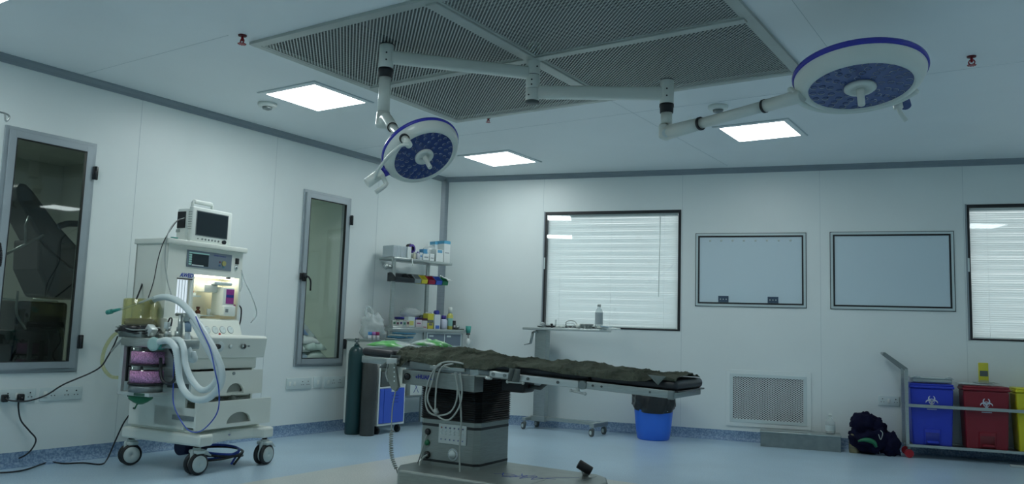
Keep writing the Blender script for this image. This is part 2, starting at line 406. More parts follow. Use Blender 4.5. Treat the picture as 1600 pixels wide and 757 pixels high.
MB().prism([q + Vector((0, 0, 0.11)) for q in p0], (0, 0, 2.95)).build('trim_3', 'trim', kind='structure')

# ---- blind material: thin white slats that let a little daylight through
bl = MT['blind']; nt = bl.node_tree; bs = nt.nodes['Principled BSDF']; tl = nt.nodes.new('ShaderNodeBsdfTranslucent'); tl.inputs[0].default_value = (0.86, 0.90, 0.90, 1)
mxs = nt.nodes.new('ShaderNodeMixShader'); mxs.inputs[0].default_value = 0.4
nt.links.new(bs.outputs[0], mxs.inputs[1]); nt.links.new(tl.outputs[0], mxs.inputs[2]); nt.links.new(mxs.outputs[0], nt.nodes['Material Output'].inputs[0])

def rect_frame(m, x0, x1, z0, z1, w, y0, y1, wb_=None):
    wb_ = w if wb_ is None else wb_
    m.box((x0, y0, z0), (x0 + w, y1, z1)); m.box((x1 - w, y0, z0), (x1, y1, z1))
    m.box((x0 + w, y0, z1 - w), (x1 - w, y1, z1)); m.box((x0 + w, y0, z0), (x1 - w, y1, z0 + wb_))
    return m
def root_on(name, which, s, z=0, label=None, cat=None, group=None, kind=None):
    o = bpy.data.objects.new(name, None); COL.objects.link(o); o.empty_display_size = 0.1
    o.location = on_left(s, z) if which == 'L' else on_back(s, z); o.rotation_euler = (0, 0, LEFTRZ if which == 'L' else BACKRZ)
    if kind: o['kind'] = kind
    if label: tag(o, label, cat, group)
    return o

# ---- hinged aluminium casements in the left wall (windows 1 and 2)
def casement(name, y0, y1, z0, z1, handle, glass):
    r = root_on(name, 'L', y0, 0, kind='structure'); w = y1 - y0
    rect_frame(MB(), 0, w, z0, z1, 0.028, -0.012, 0.10).build('window_frame', 'alu', r, bevel=0.002)
    rect_frame(MB(), 0.028, w - 0.028, z0 + 0.028, z1 - 0.028, 0.055, -0.03, 0.02).build('sash', 'alu', r, bevel=0.003)
    rect_frame(MB(), 0.083, w - 0.083, z0 + 0.083, z1 - 0.083, 0.006, -0.031, 0.0).build('gasket', 'black', r)
    MB().box((0.083, -0.018, z0 + 0.083), (w - 0.083, -0.012, z1 - 0.083)).build('pane', glass, r)
    for zz in (z1 - 0.25, z0 + 0.24):
        h = MB().rbox((w - 0.03, -0.05, zz - 0.055), (w + 0.012, -0.03, zz + 0.055), 0.006); h.cyl((w - 0.012, -0.052, zz - 0.055), (w - 0.012, -0.052, zz + 0.055), 0.009, seg=10)
        h.build('hinge', 'blackgloss', r)
    if handle:
        zz = (z0 + z1) / 2
        h = MB().rbox((0.02, -0.05, zz - 0.045), (0.065, -0.03, zz + 0.045), 0.006); h.cyl((0.045, -0.045, zz), (0.045, -0.075, zz), 0.013, seg=12)
        h.tube([(0.045, -0.075, zz + 0.01), (0.07, -0.078, zz), (0.10, -0.078, zz - 0.04), (0.105, -0.078, zz - 0.14)], 0.009, 8)
        h.rbox((-0.006, -0.04, zz - 0.03), (0.02, -0.02, zz + 0.04), 0.004)
        h.build('handle', 'blackgloss', r)
    return r
casement('window_1', W1[0], W1[1], W1[2], W1[3], False, 'glassdark')
casement('window_2', W2[0], W2[1], W2[2], W2[3], True, 'glass')

# ---- fixed windows with Venetian blinds behind the glass (windows 3 and 4)
def blind_window(name, s0, s1, z0, z1, label, steps):
    r = root_on(name, 'B', s0, 0, kind='structure'); w = s1 - s0
    rect_frame(MB(), 0, w, z0, z1, 0.032, -0.006, 0.10, 0.020).build('gasket', 'black', r)
    MB().box((-0.008, -0.008, z0 - 0.004), (0.008, 0.004, z1 + 0.004)).build('window_frame', 'trim', r)
    MB().box((0.004, -0.010, z0 + (z1 - z0) * 0.50), (0.022, -0.002, z0 + (z1 - z0) * 0.60)).build('latch', 'plate', r)
    MB().box((0.032, 0.000, z0 + 0.02), (w - 0.032, 0.006, z1 - 0.032)).build('pane', 'glass', r)
    # blind
    o = thing('venetian_blind', label, 'blind', on_back(s0, 0, 0), BACKRZ)
    sl = MB(); z = z0 + 0.035; k = 0; rnd = random.Random(s0)
    while z < z1 - 0.06:
        a = math.radians(61 + 2.5 * math.sin(k * 0.63) + rnd.uniform(-2.5, 2.5) + steps * 0.25 * math.sin(k * 0.17)); hw = 0.0131
        dy, dz = hw * math.cos(a), hw * math.sin(a); sag = 0.002 * math.sin(k * 1.7)
        n = 8
        vs = []
        for i in range(n + 1):
            x = 0.026 + (w - 0.052) * i / n; q = sag * math.sin(PI * i / n)
            vs += [(x, 0.055 - dy, z - dz + q), (x, 0.0555 + 0.0022, z + q), (x, 0.055 + dy, z + dz + q)]
        sl._add(vs, [(3 * i + j, 3 * i + 3 + j, 3 * i + 4 + j, 3 * i + 1 + j) for i in range(n) for j in range(2)], True)
        z += 0.0225; k += 1
    sl.build('slats', 'blind', o)
    MB().box((0.045, 0.04, z1 - 0.06), (w - 0.045, 0.075, z1 - 0.03)).build('headrail', 'blind', o)
    MB().box((0.05, 0.045, z0 + 0.021), (w - 0.05, 0.07, z0 + 0.03)).build('bottom_rail', 'blind', o)
    MB().cyl((w - 0.25, 0.032, z1 - 0.06), (w - 0.26, 0.032, z0 + 0.40), 0.004, seg=6).build('wand', 'white', o)
    for f in (0.12, 0.5, 0.88):
        MB().cyl((w * f, 0.04, z1 - 0.06), (w * f, 0.04, z0 + 0.03), 0.0010, seg=4).build('cord', 'plate', o)
    return r
blind_window('window_3', *W3, 'closed white Venetian blind behind the glass of the wide window above the instrument trolley', 9)
blind_window('window_4', *W4, 'closed white Venetian blind behind the window cut off by the right edge', 14)

# ---- rooms and hatch behind the left windows
m = MB(); X0, X1, Y0, Y1 = -10.2, LX - 0.1, 1.0, 5.2
m.box((X0, Y0, -0.05), (X1, Y1, 0)); m.box((X0, Y0, 3.0), (X1, Y1, 3.05)); m.box((X0 - 0.05, Y0, 0), (X0, Y1, 3.0)); m.box((X0, Y0 - 0.05, 0), (X1, Y0, 3.0)); m.box((X0, Y1, 0), (X1, Y1 + 0.05, 3.0))
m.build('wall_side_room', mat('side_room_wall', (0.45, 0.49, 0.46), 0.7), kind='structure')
m = MB(); X0, X1, Y0, Y1, Z0, Z1 = -7.35, LX - 0.1, 5.80, 6.62, 0.69, 2.62
m.box((X0, Y0, Z0 - 0.03), (X1, Y1, Z0 + 0.06)); m.box((X0, Y0, Z1), (X1, Y1, Z1 + 0.03)); m.box((X0, Y0 - 0.03, Z0), (X1, Y0, Z1)); m.box((X0, Y1, Z0), (X1, Y1 + 0.03, Z1))
m.build('wall_pass_hatch', mat('hatch_lining', (0.62, 0.70, 0.64), 0.5), kind='structure')
fg = mat('hatch_light_film', (0.7, 0.74, 0.68), 0.5); nt = fg.node_tree; tl = nt.nodes.new('ShaderNodeBsdfTranslucent'); tl.inputs[0].default_value = (0.74, 0.78, 0.72, 1)
mxs = nt.nodes.new('ShaderNodeMixShader'); mxs.inputs[0].default_value = 0.5
nt.links.new(nt.nodes['Principled BSDF'].outputs[0], mxs.inputs[1]); nt.links.new(tl.outputs[0], mxs.inputs[2]); nt.links.new(mxs.outputs[0], nt.nodes['Material Output'].inputs[0])
MB().box((X0 - 0.01, Y0, Z0), (X0, Y1, Z1)).build('hatch_light_sheet', fg, kind='structure')  # added translucent sheet, passes sky light to brighten the hatch

SIDE_FILL = emitter('side_room_fill', (1.0, 0.98, 0.96), 32.0)
# ================================================================ CEILING FITTINGS
def ceiling_light(cx, cy, label, em=None):
    o = thing('ceiling_light', label, 'ceiling light', (cx, cy, H - 0.012), 0, 'square recessed ceiling lights')
    rect = MB(); w = 0.345
    rect.box((-w, -w, 0.0), (w, -0.297, 0.012)); rect.box((-w, 0.297, 0.0), (w, w, 0.012)); rect.box((-w, -0.297, 0), (-0.297, 0.297, 0.012)); rect.box((0.297, -0.297, 0), (w, 0.297, 0.012))
    rect.build('frame', 'ceiling', o)
    sm = MB(); w2 = 0.352
    sm.box((-w2, -w2, 0.006), (w2, -w, 0.0119)); sm.box((-w2, w, 0.006), (w2, w2, 0.0119)); sm.box((-w2, -w, 0.006), (-w, w, 0.0119)); sm.box((w, -w, 0.006), (w2, w, 0.0119))
    sm.build('seal', 'seam', o)
    MB().box((-0.297, -0.297, 0.002), (0.297, 0.297, 0.010)).build('diffuser', em or EM, o)
    return o
EM = emitter('lit_diffuser', (0.93, 1.0, 1.0), LIGHT_STRENGTH)
EM_BACK = emitter('back_lit_diffuser', (0.93, 1.0, 1.0), LIGHT_STRENGTH * 0.76)
EM_DIM = emitter('dimmer_lit_diffuser', (0.90, 1.0, 1.03), LIGHT_STRENGTH * 0.45)
ceiling_light(-5.27, 4.77, 'lit square ceiling light left of the perforated air panel')
ceiling_light(-5.23, 7.55, 'lit square ceiling light near the room corner, behind the left lamp head', EM_BACK)
ceiling_light(-2.25, 7.57, 'lit square ceiling light under the right lamp arm', EM_BACK)
ceiling_light(-5.27, 2.00, 'lit square ceiling light cut off by the top left corner')
ceiling_light(1.75, 4.85, 'lit square ceiling light outside the view on the right', EM_DIM)
ceiling_light(-2.25, 2.00, 'added square fill light outside the view, on the camera side of the air diffuser')  # added out of view as fill for the room
sl0 = ceiling_light(-8.7, 2.9, 'added unseen square light brightening the side room behind the left window', SIDE_FILL); sl0.location.z = 2.988; sl0['group'] = 'added side room fill'  # added unseen panel, only there to brighten the side room
ceiling_light(1.75, 2.00, 'added square fill light outside the view, in the near right part of the ceiling', EM_DIM)  # another added panel out of view, raises the bounced light
ceiling_light(1.85, 7.65, 'lit square ceiling light outside the view at the far right', EM_DIM)

# laminar air diffuser
GC = Vector(((GX0 + GX1) / 2, (GY0 + GY1) / 2, 0)); gw, gh = (GX1 - GX0) / 2, (GY1 - GY0) / 2
dfs = thing('air_diffuser', 'large rectangular ceiling air diffuser of four perforated grey metal panels', 'air diffuser', (GC.x, GC.y, H - 0.022))
m = MB(); e = 0.055
m.box((-gw, -gh, 0), (gw, -gh + e, 0.04)); m.box((-gw, gh - e, 0), (gw, gh, 0.04)); m.box((-gw, -gh + e, 0), (-gw + e, gh - e, 0.04)); m.box((gw - e, -gh + e, 0), (gw, gh - e, 0.04))
m.build('frame', 'diffmetal', dfs, bevel=0.003)
m = MB(); m.box((-0.045, -gh + e, -0.012), (0.045, gh - e, 0.02)); m.box((-gw + e, -0.035, -0.010), (gw - e, 0.035, 0.018))
m.build('cross_bar', 'diffmetal', dfs, bevel=0.004)
for sx in (-1, 1):
    for sy in (-1, 1):
        x0, x1 = sorted((sx * 0.045, sx * (gw - e))); y0, y1 = sorted((sy * 0.035, sy * (gh - e)))
        t = MB(); t._add([(x0 + 0.02, y0 + 0.02, 0.004), (x1 - 0.02, y0 + 0.02, 0.004), (x1 - 0.02, y1 - 0.02, 0.004), (x0 + 0.02, y1 - 0.02, 0.004)], [(0, 1, 2, 3)])
        pn = t.build('perforated_panel', 'perf', dfs)
        k = MB(); k.box((x0, y0, 0.002), (x1, y0 + 0.02, 0.012)); k.box((x0, y1 - 0.02, 0.002), (x1, y1, 0.012)); k.box((x0, y0 + 0.02, 0.002), (x0 + 0.02, y1 - 0.02, 0.012)); k.box((x1 - 0.02, y0 + 0.02, 0.002), (x1, y1 - 0.02, 0.012))
        k.build('panel_border', 'diffmetal', pn)
m = MB(); m.box((-gw, -gh, 0.5), (gw, gh, 0.52))
for a, b in (((-gw + .02, -gh + .02, 0.03), (gw - .02, -gh + 0.04, 0.5)), ((-gw + .02, gh - 0.04, 0.03), (gw - .02, gh - .02, 0.5)), ((-gw + .02, -gh + .02, 0.03), (-gw + 0.04, gh - .02, 0.5)), ((gw - 0.04, -gh + .02, 0.03), (gw - .02, gh - .02, 0.5))): m.box(a, b)
m.build('duct', 'cavity', dfs)

def smoke_detector(px, py, label):
    P = hit(px, py, (0, 0, 1), H)
    o = thing('smoke_detector', label, 'smoke detector', (P.x, P.y, H))
    MB().lathe([(0.085, 0), (0.085, -0.018), (0.075, -0.03), (0.05, -0.034)], seg=28).build('base', 'white', o)
    MB().lathe([(0.045, -0.034), (0.04, -0.052), (0.02, -0.058), (0.012, -0.05)], seg=20).build('sensor', 'steeldark', o)
smoke_detector(418, 162, 'round white smoke detector beside the front left ceiling light')
smoke_detector(1122, 166, 'round white smoke detector just above the right lamp arm')
def sprinkler(px, py, label, s=1.0):
    P = hit(px, py, (0, 0, 1), H)
    o = thing('sprinkler', label, 'sprinkler', (P.x, P.y, H), 0, 'red ceiling sprinkler heads')
    MB().lathe([(0.035 * s, 0), (0.033 * s, -0.008), (0.015 * s, -0.012)], seg=20).build('escutcheon', 'darkred', o)
    m = MB().cyl((0, 0, -0.01), (0, 0, -0.05 * s), 0.010 * s, seg=10); m.tube([(0.012 * s, 0, -0.03 * s), (0.022 * s, 0, -0.05 * s), (0.012 * s, 0, -0.07 * s)], 0.005 * s, 6); m.tube([(-0.012 * s, 0, -0.03 * s), (-0.022 * s, 0, -0.05 * s), (-0.012 * s, 0, -0.07 * s)], 0.005 * s, 6)
    m.build('body', 'red', o)
    m = MB().cyl((0, 0, -0.072 * s), (0, 0, -0.076 * s), 0.026 * s, seg=14)
    for k in range(10):
        t = 2 * PI * k / 10; m.cbox((math.cos(t) * 0.028 * s, math.sin(t) * 0.028 * s, -0.074 * s), (0.010 * s, 0.010 * s, 0.005 * s))
    m.build('deflector', 'red', o)
sprinkler(379, 55, 'red sprinkler head at the left corner of the air diffuser', 0.85)
sprinkler(763, 184, 'red sprinkler head just beyond the far edge of the air diffuser', 0.6)
sprinkler(1518, 88, 'red sprinkler head on the bare ceiling right of the large lamp head', 0.85)

# ================================================================ THINGS ON THE WALLS
def board(s0, s1, z0, z1, name, label, cat, switches):
    o = root_on(name, 'B', s0, 0, label, cat); w = s1 - s0
    rect_frame(MB(), 0, w, z0, z1, 0.026, -0.016, 0).build('frame', 'boardframe', o, bevel=0.002)
    rect_frame(MB(), 0.024, w - 0.024, z0 + 0.024, z1 - 0.024, 0.018, -0.0165, 0).build('inner_edge', 'black', o)
    rect_frame(MB(), -0.008, w + 0.008, z0 - 0.008, z1 + 0.008, 0.009, -0.004, 0).build('outer_seal', 'wheel', o)
    MB().box((0.038, -0.010, z0 + 0.038), (w - 0.038, -0.002, z1 - 0.038)).build('face', 'board', o)
    if switches:
        for f in (0.245, 0.695):
            sw = MB().box((w * f - 0.05 + 0.01, -0.020, z0 + 0.045), (w * f + 0.075, -0.010, z0 + 0.115)).build('switch_panel', mat('switch_panel_grey', (0.05, 0.09, 0.14), 0.3), o)
            for k in (-1, 0, 1): MB().cyl((w * f + 0.017 + k * 0.032, -0.020, z0 + 0.078), (w * f + 0.017 + k * 0.032, -0.026, z0 + 0.078), 0.007, seg=10).build('button', 'steellight', sw)
        for k in range(8):
            x = 0.16 + k * (w - 0.32) / 7; MB().blob((x, -0.012, z1 - 0.082), (0.014, 0.006, 0.012), 10, 6).build('film_clip', 'hub', o)
    return o
board(3.238, 4.442, 1.505, 2.341, 'film_viewer', 'blue-grey film viewer box on the wall with two dark switch panels', 'light box', True)
board(4.702, 5.917, 1.502, 2.345, 'wall_board', 'plain blue-grey framed wall board without switches, right of the film viewer', 'board', False)

o = root_on('air_grille', 'B', 3.58, 0, 'white perforated return air grille low on the back wall', 'air grille'); w = 4.49 - 3.58
rect_frame(MB(), 0, w, 0.165, 0.79, 0.05, -0.012, 0.0).build('frame', 'wall', o, bevel=0.003)
rect_frame(MB(), 0.045, w - 0.045, 0.21, 0.745, 0.035, -0.016, -0.010).build('inner_frame', 'plate', o, bevel=0.002)
t = MB(); t._add([(0.07, -0.008, 0.235), (w - 0.07, -0.008, 0.235), (w - 0.07, -0.008, 0.72), (0.07, -0.008, 0.72)], [(0, 1, 2, 3)]); t.build('perforated_sheet', 'perfwall', o)
MB().box((0.04, 0.098, 0.19), (w - 0.04, 0.10, 0.78)).build('duct', 'cavity', o)

def socket(which, s0, s1, z0, z1, label, mods):
    o = root_on('wall_socket', which, s0, 0, label, 'socket', 'white wall socket plates'); w = s1 - s0
    MB().rbox((0, -0.014, z0), (w, 0, z1), 0.004, 2).build('plate', 'plate', o)
    for (f, kind) in mods:
        x = w * f; zc = (z0 + z1) / 2
        if kind == 's':      # three round pins
            m = MB()
            for dx, dz, r in ((0, 0.02, 0.0055), (-0.013, -0.012, 0.004), (0.013, -0.012, 0.004)): m.cyl((x + dx, -0.0145, zc + dz), (x + dx, -0.0165, zc + dz), r, seg=10)
            m.build('pin_holes', 'black', o)
        else:
            MB().rbox((x - 0.014, -0.020, zc - 0.022), (x + 0.014, -0.013, zc + 0.022), 0.003, 2).build('rocker_switch', 'white', o)
    return o
socket('L', 3.02, 3.29, 0.482, 0.585, 'white socket plate by the left edge holding both black plugs', [(0.25, 's'), (0.5, 'w'), (0.85, 's')])
socket('L', 3.323, 3.655, 0.483, 0.588, 'long white socket plate to the right of the plugged plate, crossed by a black cable', [(0.12, 'w'), (0.3, 's'), (0.62, 's'), (0.85, 's')])
socket('L', 5.778, 6.115, 0.466, 0.583, 'white socket plate under the narrow window, leftmost of three', [(0.12, 'w'), (0.3, 'w'), (0.62, 's'), (0.85, 's')])
socket('L', 6.15, 6.262, 0.471, 0.587, 'small square white switch plate between two socket plates under the narrow window', [(0.5, 'w')])
socket('L', 6.305, 6.62, 0.466, 0.586, 'white socket plate under the narrow window, partly behind the white cabinet', [(0.15, 'w'), (0.4, 's'), (0.7, 's')])
socket('B', 5.162, 5.37, 0.480, 0.582, 'white socket plate on the back wall left of the bin trolley', [(0.2, 's'), (0.5, 'w'), (0.82, 's')])
# ================================================================ SURGICAL LIGHT (ceiling column, two arms, two lamp heads)
POST = Vector((-3.05, 4.78, 0))
sl_ = thing('surgical_light', 'double-headed white surgical light hanging from the middle of the air diffuser, blue-rimmed lamp heads', 'surgical light', (POST.x, POST.y, H))
def L3(P): return Vector(P) - Vector((POST.x, POST.y, H))
A1, A2 = L3((-3.752, 4.001, 2.99)), L3((-2.218, 5.24, 2.85))
m = MB(); m.cyl((0, 0, 0.1), (0, 0, -0.135), 0.048, seg=28); m.cyl((0, 0, -0.137), (0, 0, -0.235), 0.051, seg=28); m.cyl((0, 0, -0.237), (0, 0, -0.325), 0.050, seg=28)
m.build('ceiling_column', 'lampwhite', sl_, bevel=0.002)
m = MB(); m.lathe([(0.052, -0.325), (0.050, -0.34), (0.03, -0.345)], seg=28); m.cyl((0, 0, -0.133), (0, 0, -0.139), 0.0485, seg=28); m.build('column_cap', 'wheel', sl_)
m = MB(); m.cyl((0, 0, -0.03), (0, 0, -0.028), 0.06, seg=28); m.build('collar', 'steeldark', sl_)
for P, zz in (((0.045, -0.02), -0.08), ((0.02, -0.047), -0.18), ((0.02, -0.047), -0.215), ((0.0, -0.05), -0.29), ((-0.02, -0.046), -0.08)):
    d = Vector((P[0], P[1], 0)).normalized(); MB().cyl(d * 0.047 + Vector((0, 0, zz)), d * 0.0525 + Vector((0, 0, zz)), 0.006, seg=10).build('screw', 'black', sl_)
def arm(A, hh, wt):
    d = Vector((A.x, A.y, 0)); L = d.length; d.normalize(); s = Vector((-d.y, d.x, 0)); z = Vector((0, 0, 1))
    M4 = Matrix(((d.x, s.x, 0, 0), (d.y, s.y, 0, 0), (0, 0, 1, A.z), (0, 0, 0, 1)))
    m = MB(); m.rbox((0.03, -wt / 2, -hh / 2), (L - 0.02, wt / 2, hh / 2), 0.016, 3, M4); return m.build('arm', 'lampwhite', sl_)
arm(A1, 0.086, 0.062); arm(A2, 0.092, 0.062)
def knuckle(A, ztop, zbot, zr, r=0.049):
    m = MB(); m.cyl((A.x, A.y, ztop), (A.x, A.y, zbot), r, seg=28); m.lathe([(r, ztop), (r * 0.9, ztop + 0.004), (0.01, ztop + 0.005)], (A.x, A.y, 0), 28); m.build('arm_joint', 'lampwhite', sl_, bevel=0.002)
    m = MB(); m.cyl((A.x, A.y, ztop + 0.004), (A.x, A.y, ztop + 0.010), r * 0.98, seg=28); m.build('cover', 'wheel', sl_)
    m = MB(); m.lathe([(r * 1.03, zbot), (r * 1.05, zbot - 0.02), (r * 0.98, zbot - 0.028), (r * 0.94, zr), (0.03, zr)], (A.x, A.y, 0), 28); m.build('black_collar', 'black', sl_)
    d = (L3((0, 0, CAMZ)) - A); d.z = 0; d.normalize()
    for dz in (0.05, 0.10):
        MB().cyl((A.x + d.x * (r - 0.002), A.y + d.y * (r - 0.002), zbot + dz), (A.x + d.x * (r + 0.002), A.y + d.y * (r + 0.002), zbot + dz), 0.006, seg=8).build('screw', 'black', sl_)
knuckle(A1, 3.068 - H, 2.905 - H, 2.842 - H)
knuckle(A2, 2.940 - H, 2.772 - H, 2.708 - H)
def camn(dpx, dpy, k):
    d = ray(dpx, dpy).normalized(); return d
# lamp heads: local z = direction the lens faces
def lamp_head(center, nrm, Ro, Ri, roll, handle_len, nled, yoke):
    z = Vector(nrm).normalized(); x = (Vector((0, 0, 1)).cross(z)).normalized(); y = z.cross(x)
    q = Matrix.Rotation(roll, 3, 'Z'); M4 = basis(center, x, y, z)
    s = Ro / 0.37
    hd = bpy.data.objects.new('lamp_head', bpy.data.meshes.new('lamp_head'))
    m = MB(M4)
    m.lathe([(0.02 * s, -0.062 * s), (0.16 * s, -0.06 * s), (0.30 * s, -0.035 * s), (Ro * 0.975, -0.012 * s), (Ro * 0.985, 0.004 * s), (Ro * 0.975, 0.03 * s), (Ro * 0.93, 0.065 * s), (Ro * 0.87, 0.088 * s), (Ri * 1.04, 0.098 * s), (Ri, 0.095 * s), (Ri * 0.99, 0.082 * s)], seg=72, cap=True)
    hd = m.build('lamp_head', 'lampwhite', sl_)
    m = MB(M4); m.lathe([(Ro * 0.96, -0.020 * s), (Ro * 1.0, -0.018 * s), (Ro * 1.012, -0.006 * s), (Ro * 1.012, 0.004 * s), (Ro * 1.0, 0.014 * s), (Ro * 0.975, 0.016 * s)], seg=72, cap=False); m.build('blue_rim', 'lampblue', hd)
    m = MB(M4); m.lathe([(0.0005, 0.084 * s), (Ri * 0.995, 0.084 * s), (Ri * 0.995, 0.080 * s)], seg=64, sm=False, cap=False); m.build('lens', 'lens', hd)
    rings = [(0.40, 8), (0.57, 13), (0.74, 17), (0.90, 22)]
    for f, n in rings:
        for k in range(n):
            t = 2 * PI * (k + 0.5 * (n % 2)) / n + f; px, py = Ri * f * math.cos(t), Ri * f * math.sin(t); r = 0.0175 * s * (0.9 if f < 0.5 else 1)
            m = MB(M4); m.lathe([(r, 0.0843 * s), (r * 0.8, 0.087 * s), (r * 0.3, 0.0885 * s)], (px, py, 0), 12); nf = len(m.bm.faces)
            m.tube([(px + r * 1.15 * math.cos(a), py + r * 1.15 * math.sin(a), 0.0862 * s) for a in [q_ * PI / 5 + t for q_ in range(5)]], 0.0017 * s, 5, 0)
            for i_, f_ in enumerate(m.bm.faces): f_.material_index = 1 if i_ >= nf else 0
            o_ = m.build('led_cup', 'led', hd); o_.data.materials.append(MT['ledglint'])
    m = MB(M4); m.lathe([(0.088 * s, 0.084 * s), (0.090 * s, 0.098 * s), (0.078 * s, 0.108 * s), (0.052 * s, 0.110 * s), (0.05 * s, 0.104 * s), (0.01, 0.104 * s)], seg=40); m.build('hub', 'lampwhite', hd)
    m = MB(M4); m.lathe([(0.026 * s, 0.10 * s), (0.021 * s, 0.13 * s), (0.020 * s, 0.10 * s + handle_len), (0.017 * s, 0.106 * s + handle_len), (0.004, 0.107 * s + handle_len)], seg=20); m.build('handle', 'lampwhite', hd)
    return hd, M4
def at_depth(px, py, d):
    r = ray(px, py); return CAM + r * (d / r.dot(Fv))
# large head on the right
d2 = ray(1344, 138).normalized(); n2 = -0.346 * d2 + 0.938 * (0.087 * Rv - 0.996 * Uv)
C2 = L3(at_depth(1344, 138, 4.72)) - n2 * 0.09
h2, M2 = lamp_head(C2, n2, 0.368, 0.286, 0, 0.10, 60, None)
# smaller head on the left
d1 = ray(663, 245.6).normalized(); n1 = -0.596 * d1 + 0.803 * (0.476 * Rv - 0.88 * Uv)
C1 = L3(at_depth(663, 245.6, 5.15)) - n1 * 0.062
h1, M1 = lamp_head(C1, n1, 0.258, 0.199, 0, 0.095, 60, None)
# spring arm of the right head
J2 = Vector((A2.x, A2.y, 2.565 - H))
m = MB(); m.cyl((A2.x, A2.y, 2.71 - H), (A2.x, A2.y, 2.63 - H), 0.040, seg=24); m.build('shaft', 'lampwhite', sl_)
m = MB(); m.rbox((A2.x - 0.045, A2.y - 0.045, 2.52 - H), (A2.x + 0.02, A2.y + 0.045, 2.628 - H), 0.018)
m.build('elbow', 'lampwhite', sl_)
E2 = L3(at_depth(1249, 151, 4.86)); dd = (E2 - J2).normalized()
m = MB(); m.cyl(J2 - dd * 0.01, J2 + dd * 0.30, 0.052, 0.042, seg=24); m.blob(J2, (0.054, 0.054, 0.054)); m.build('spring_arm', 'lampwhite', sl_)
MB().cyl(J2 + dd * 0.30, J2 + dd * 0.315, 0.046, seg=24).build('band', 'black', sl_)
m = MB(); Lg = (E2 - J2).length; m.cyl(J2 + dd * 0.315, J2 + dd * (Lg * 0.76), 0.035, seg=24); m.build('spring_arm', 'lampwhite', sl_)
MB().cyl(J2 + dd * (Lg * 0.76), J2 + dd * (Lg * 0.775), 0.043, seg=24).build('band', 'black', sl_)
m = MB(); m.cyl(J2 + dd * (Lg * 0.775), E2 + dd * 0.02, 0.040, seg=24); m.build('spring_arm', 'lampwhite', sl_)
cj = (L3((0, 0, CAMZ)) - J2).normalized(); MB().cyl(J2 + cj * 0.045, J2 + cj * 0.058, 0.03, seg=20).build('pivot_cap', 'plate', sl_)
MB().cyl(J2 + cj * 0.058, J2 + cj * 0.060, 0.008, seg=12).build('screw', 'black', sl_)
# yoke of the right head
rim = M2 @ Vector((0, 0, -0.045)); back = -n2
m = MB(); side = M2.to_3x3().inverted() @ (E2 - rim); sa = math.atan2(side.y, side.x)
def P2(a, r, z): return M2 @ Vector((r * math.cos(a), r * math.sin(a), z))
m.tube([E2, P2(sa, 0.385, 0.035)] + [P2(sa + k * PI / 10, 0.372, 0.055) for k in range(1, 9)], 0.018, 10)
m.build('yoke', 'lampwhite', h2)
ca = math.atan2((M2.to_3x3().inverted() @ (at_depth(1400, 158, 4.9) - CAM - (at_depth(1344, 138, 4.72) - CAM))).y, (M2.to_3x3().inverted() @ (at_depth(1400, 158, 4.9) - at_depth(1344, 138, 4.72))).x)
K = L3(at_depth(1401, 158, 5.06)); 
m = MB(); m.tube([K + Vector((-0.03, 0.0, 0.04)), K, K + Vector((0.01, -0.0, -0.05))], 0.028, 10, 4); m.build('control_box', 'lampwhite', h2)
m = MB(); m.tube([L3(at_depth(1402, 162, 5.04)), L3(at_depth(1406, 175, 5.04)), L3(at_depth(1416, 189, 5.04))], 0.013, 10, 0); m.build('side_handle', 'lampwhite', h2)
m = MB(); m.cyl(L3(at_depth(1412, 156, 5.10)), L3(at_depth(1416, 166, 5.06)), 0.035, 0.03, seg=20); m.build('control_pad', 'lens', h2)
# left head: shaft, joint, spring arm, yoke
J1 = Vector((A1.x, A1.y, 2.535 - H))
m = MB(); m.cyl((A1.x, A1.y, 2.845 - H), (A1.x, A1.y, 2.60 - H), 0.040, 0.041, seg=24); m.build('shaft', 'lampwhite', sl_)
m = MB(); m.cyl((A1.x, A1.y, 2.60 - H), (A1.x, A1.y, 2.515 - H), 0.044, 0.050, seg=24); m.lathe([(0.05, 2.515 - H), (0.042, 2.495 - H), (0.02, 2.49 - H)], (A1.x, A1.y, 0), 24); m.build('elbow', 'lampwhite', sl_)
E1 = L3(at_depth(632, 217, 4.95)); S1 = L3(at_depth(604, 185, 5.42)); T1 = L3(at_depth(613, 199, 5.25))
m = MB(); m.tube([J1, S1, T1], 0.036, 14, 6); m.build('pivot', 'lampwhite', sl_)
dd = (E1 - T1).normalized(); MB().cyl(T1, T1 + dd * 0.004, 0.034, seg=20).build('band', 'black', sl_)
m = MB(); m.cyl(T1, E1, 0.027, seg=20); m.build('spring_arm', 'lampwhite', sl_)
m = MB(); m.cyl(E1 - dd * 0.012, E1 + dd * 0.010, 0.031, seg=20); m.build('band', 'black', h1)
Y1_ = L3(at_depth(639, 227, 4.88))
m = MB(); m.cyl(E1, Y1_, 0.025, 0.022, seg=18); m.tube([Y1_, L3(at_depth(626, 228, 4.87)), L3(at_depth(606, 246, 4.92)), L3(at_depth(590, 268, 5.05)), L3(at_depth(586, 279, 5.11))], 0.0105, 10); m.build('yoke', 'lampwhite', h1)
m = MB(); m.cyl(L3(at_depth(573, 287, 5.12)), L3(at_depth(597, 270, 5.16)), 0.032, seg=24); m.build('control_box', 'lampwhite', h1, bevel=0.003)
m = MB(); m.tube([L3(at_depth(597, 274, 5.12)), L3(at_depth(604, 288, 5.10)), L3(at_depth(601, 291, 5.10)), L3(at_depth(587, 301, 5.08))], 0.015, 10, 0); m.build('side_handle', 'lampwhite', h1)
m = MB(); m.cyl(L3(at_depth(597, 270, 5.17)), L3(at_depth(608, 266, 5.20)), 0.034, 0.030, seg=16); m.build('blue_bracket', 'lampblue', h1)
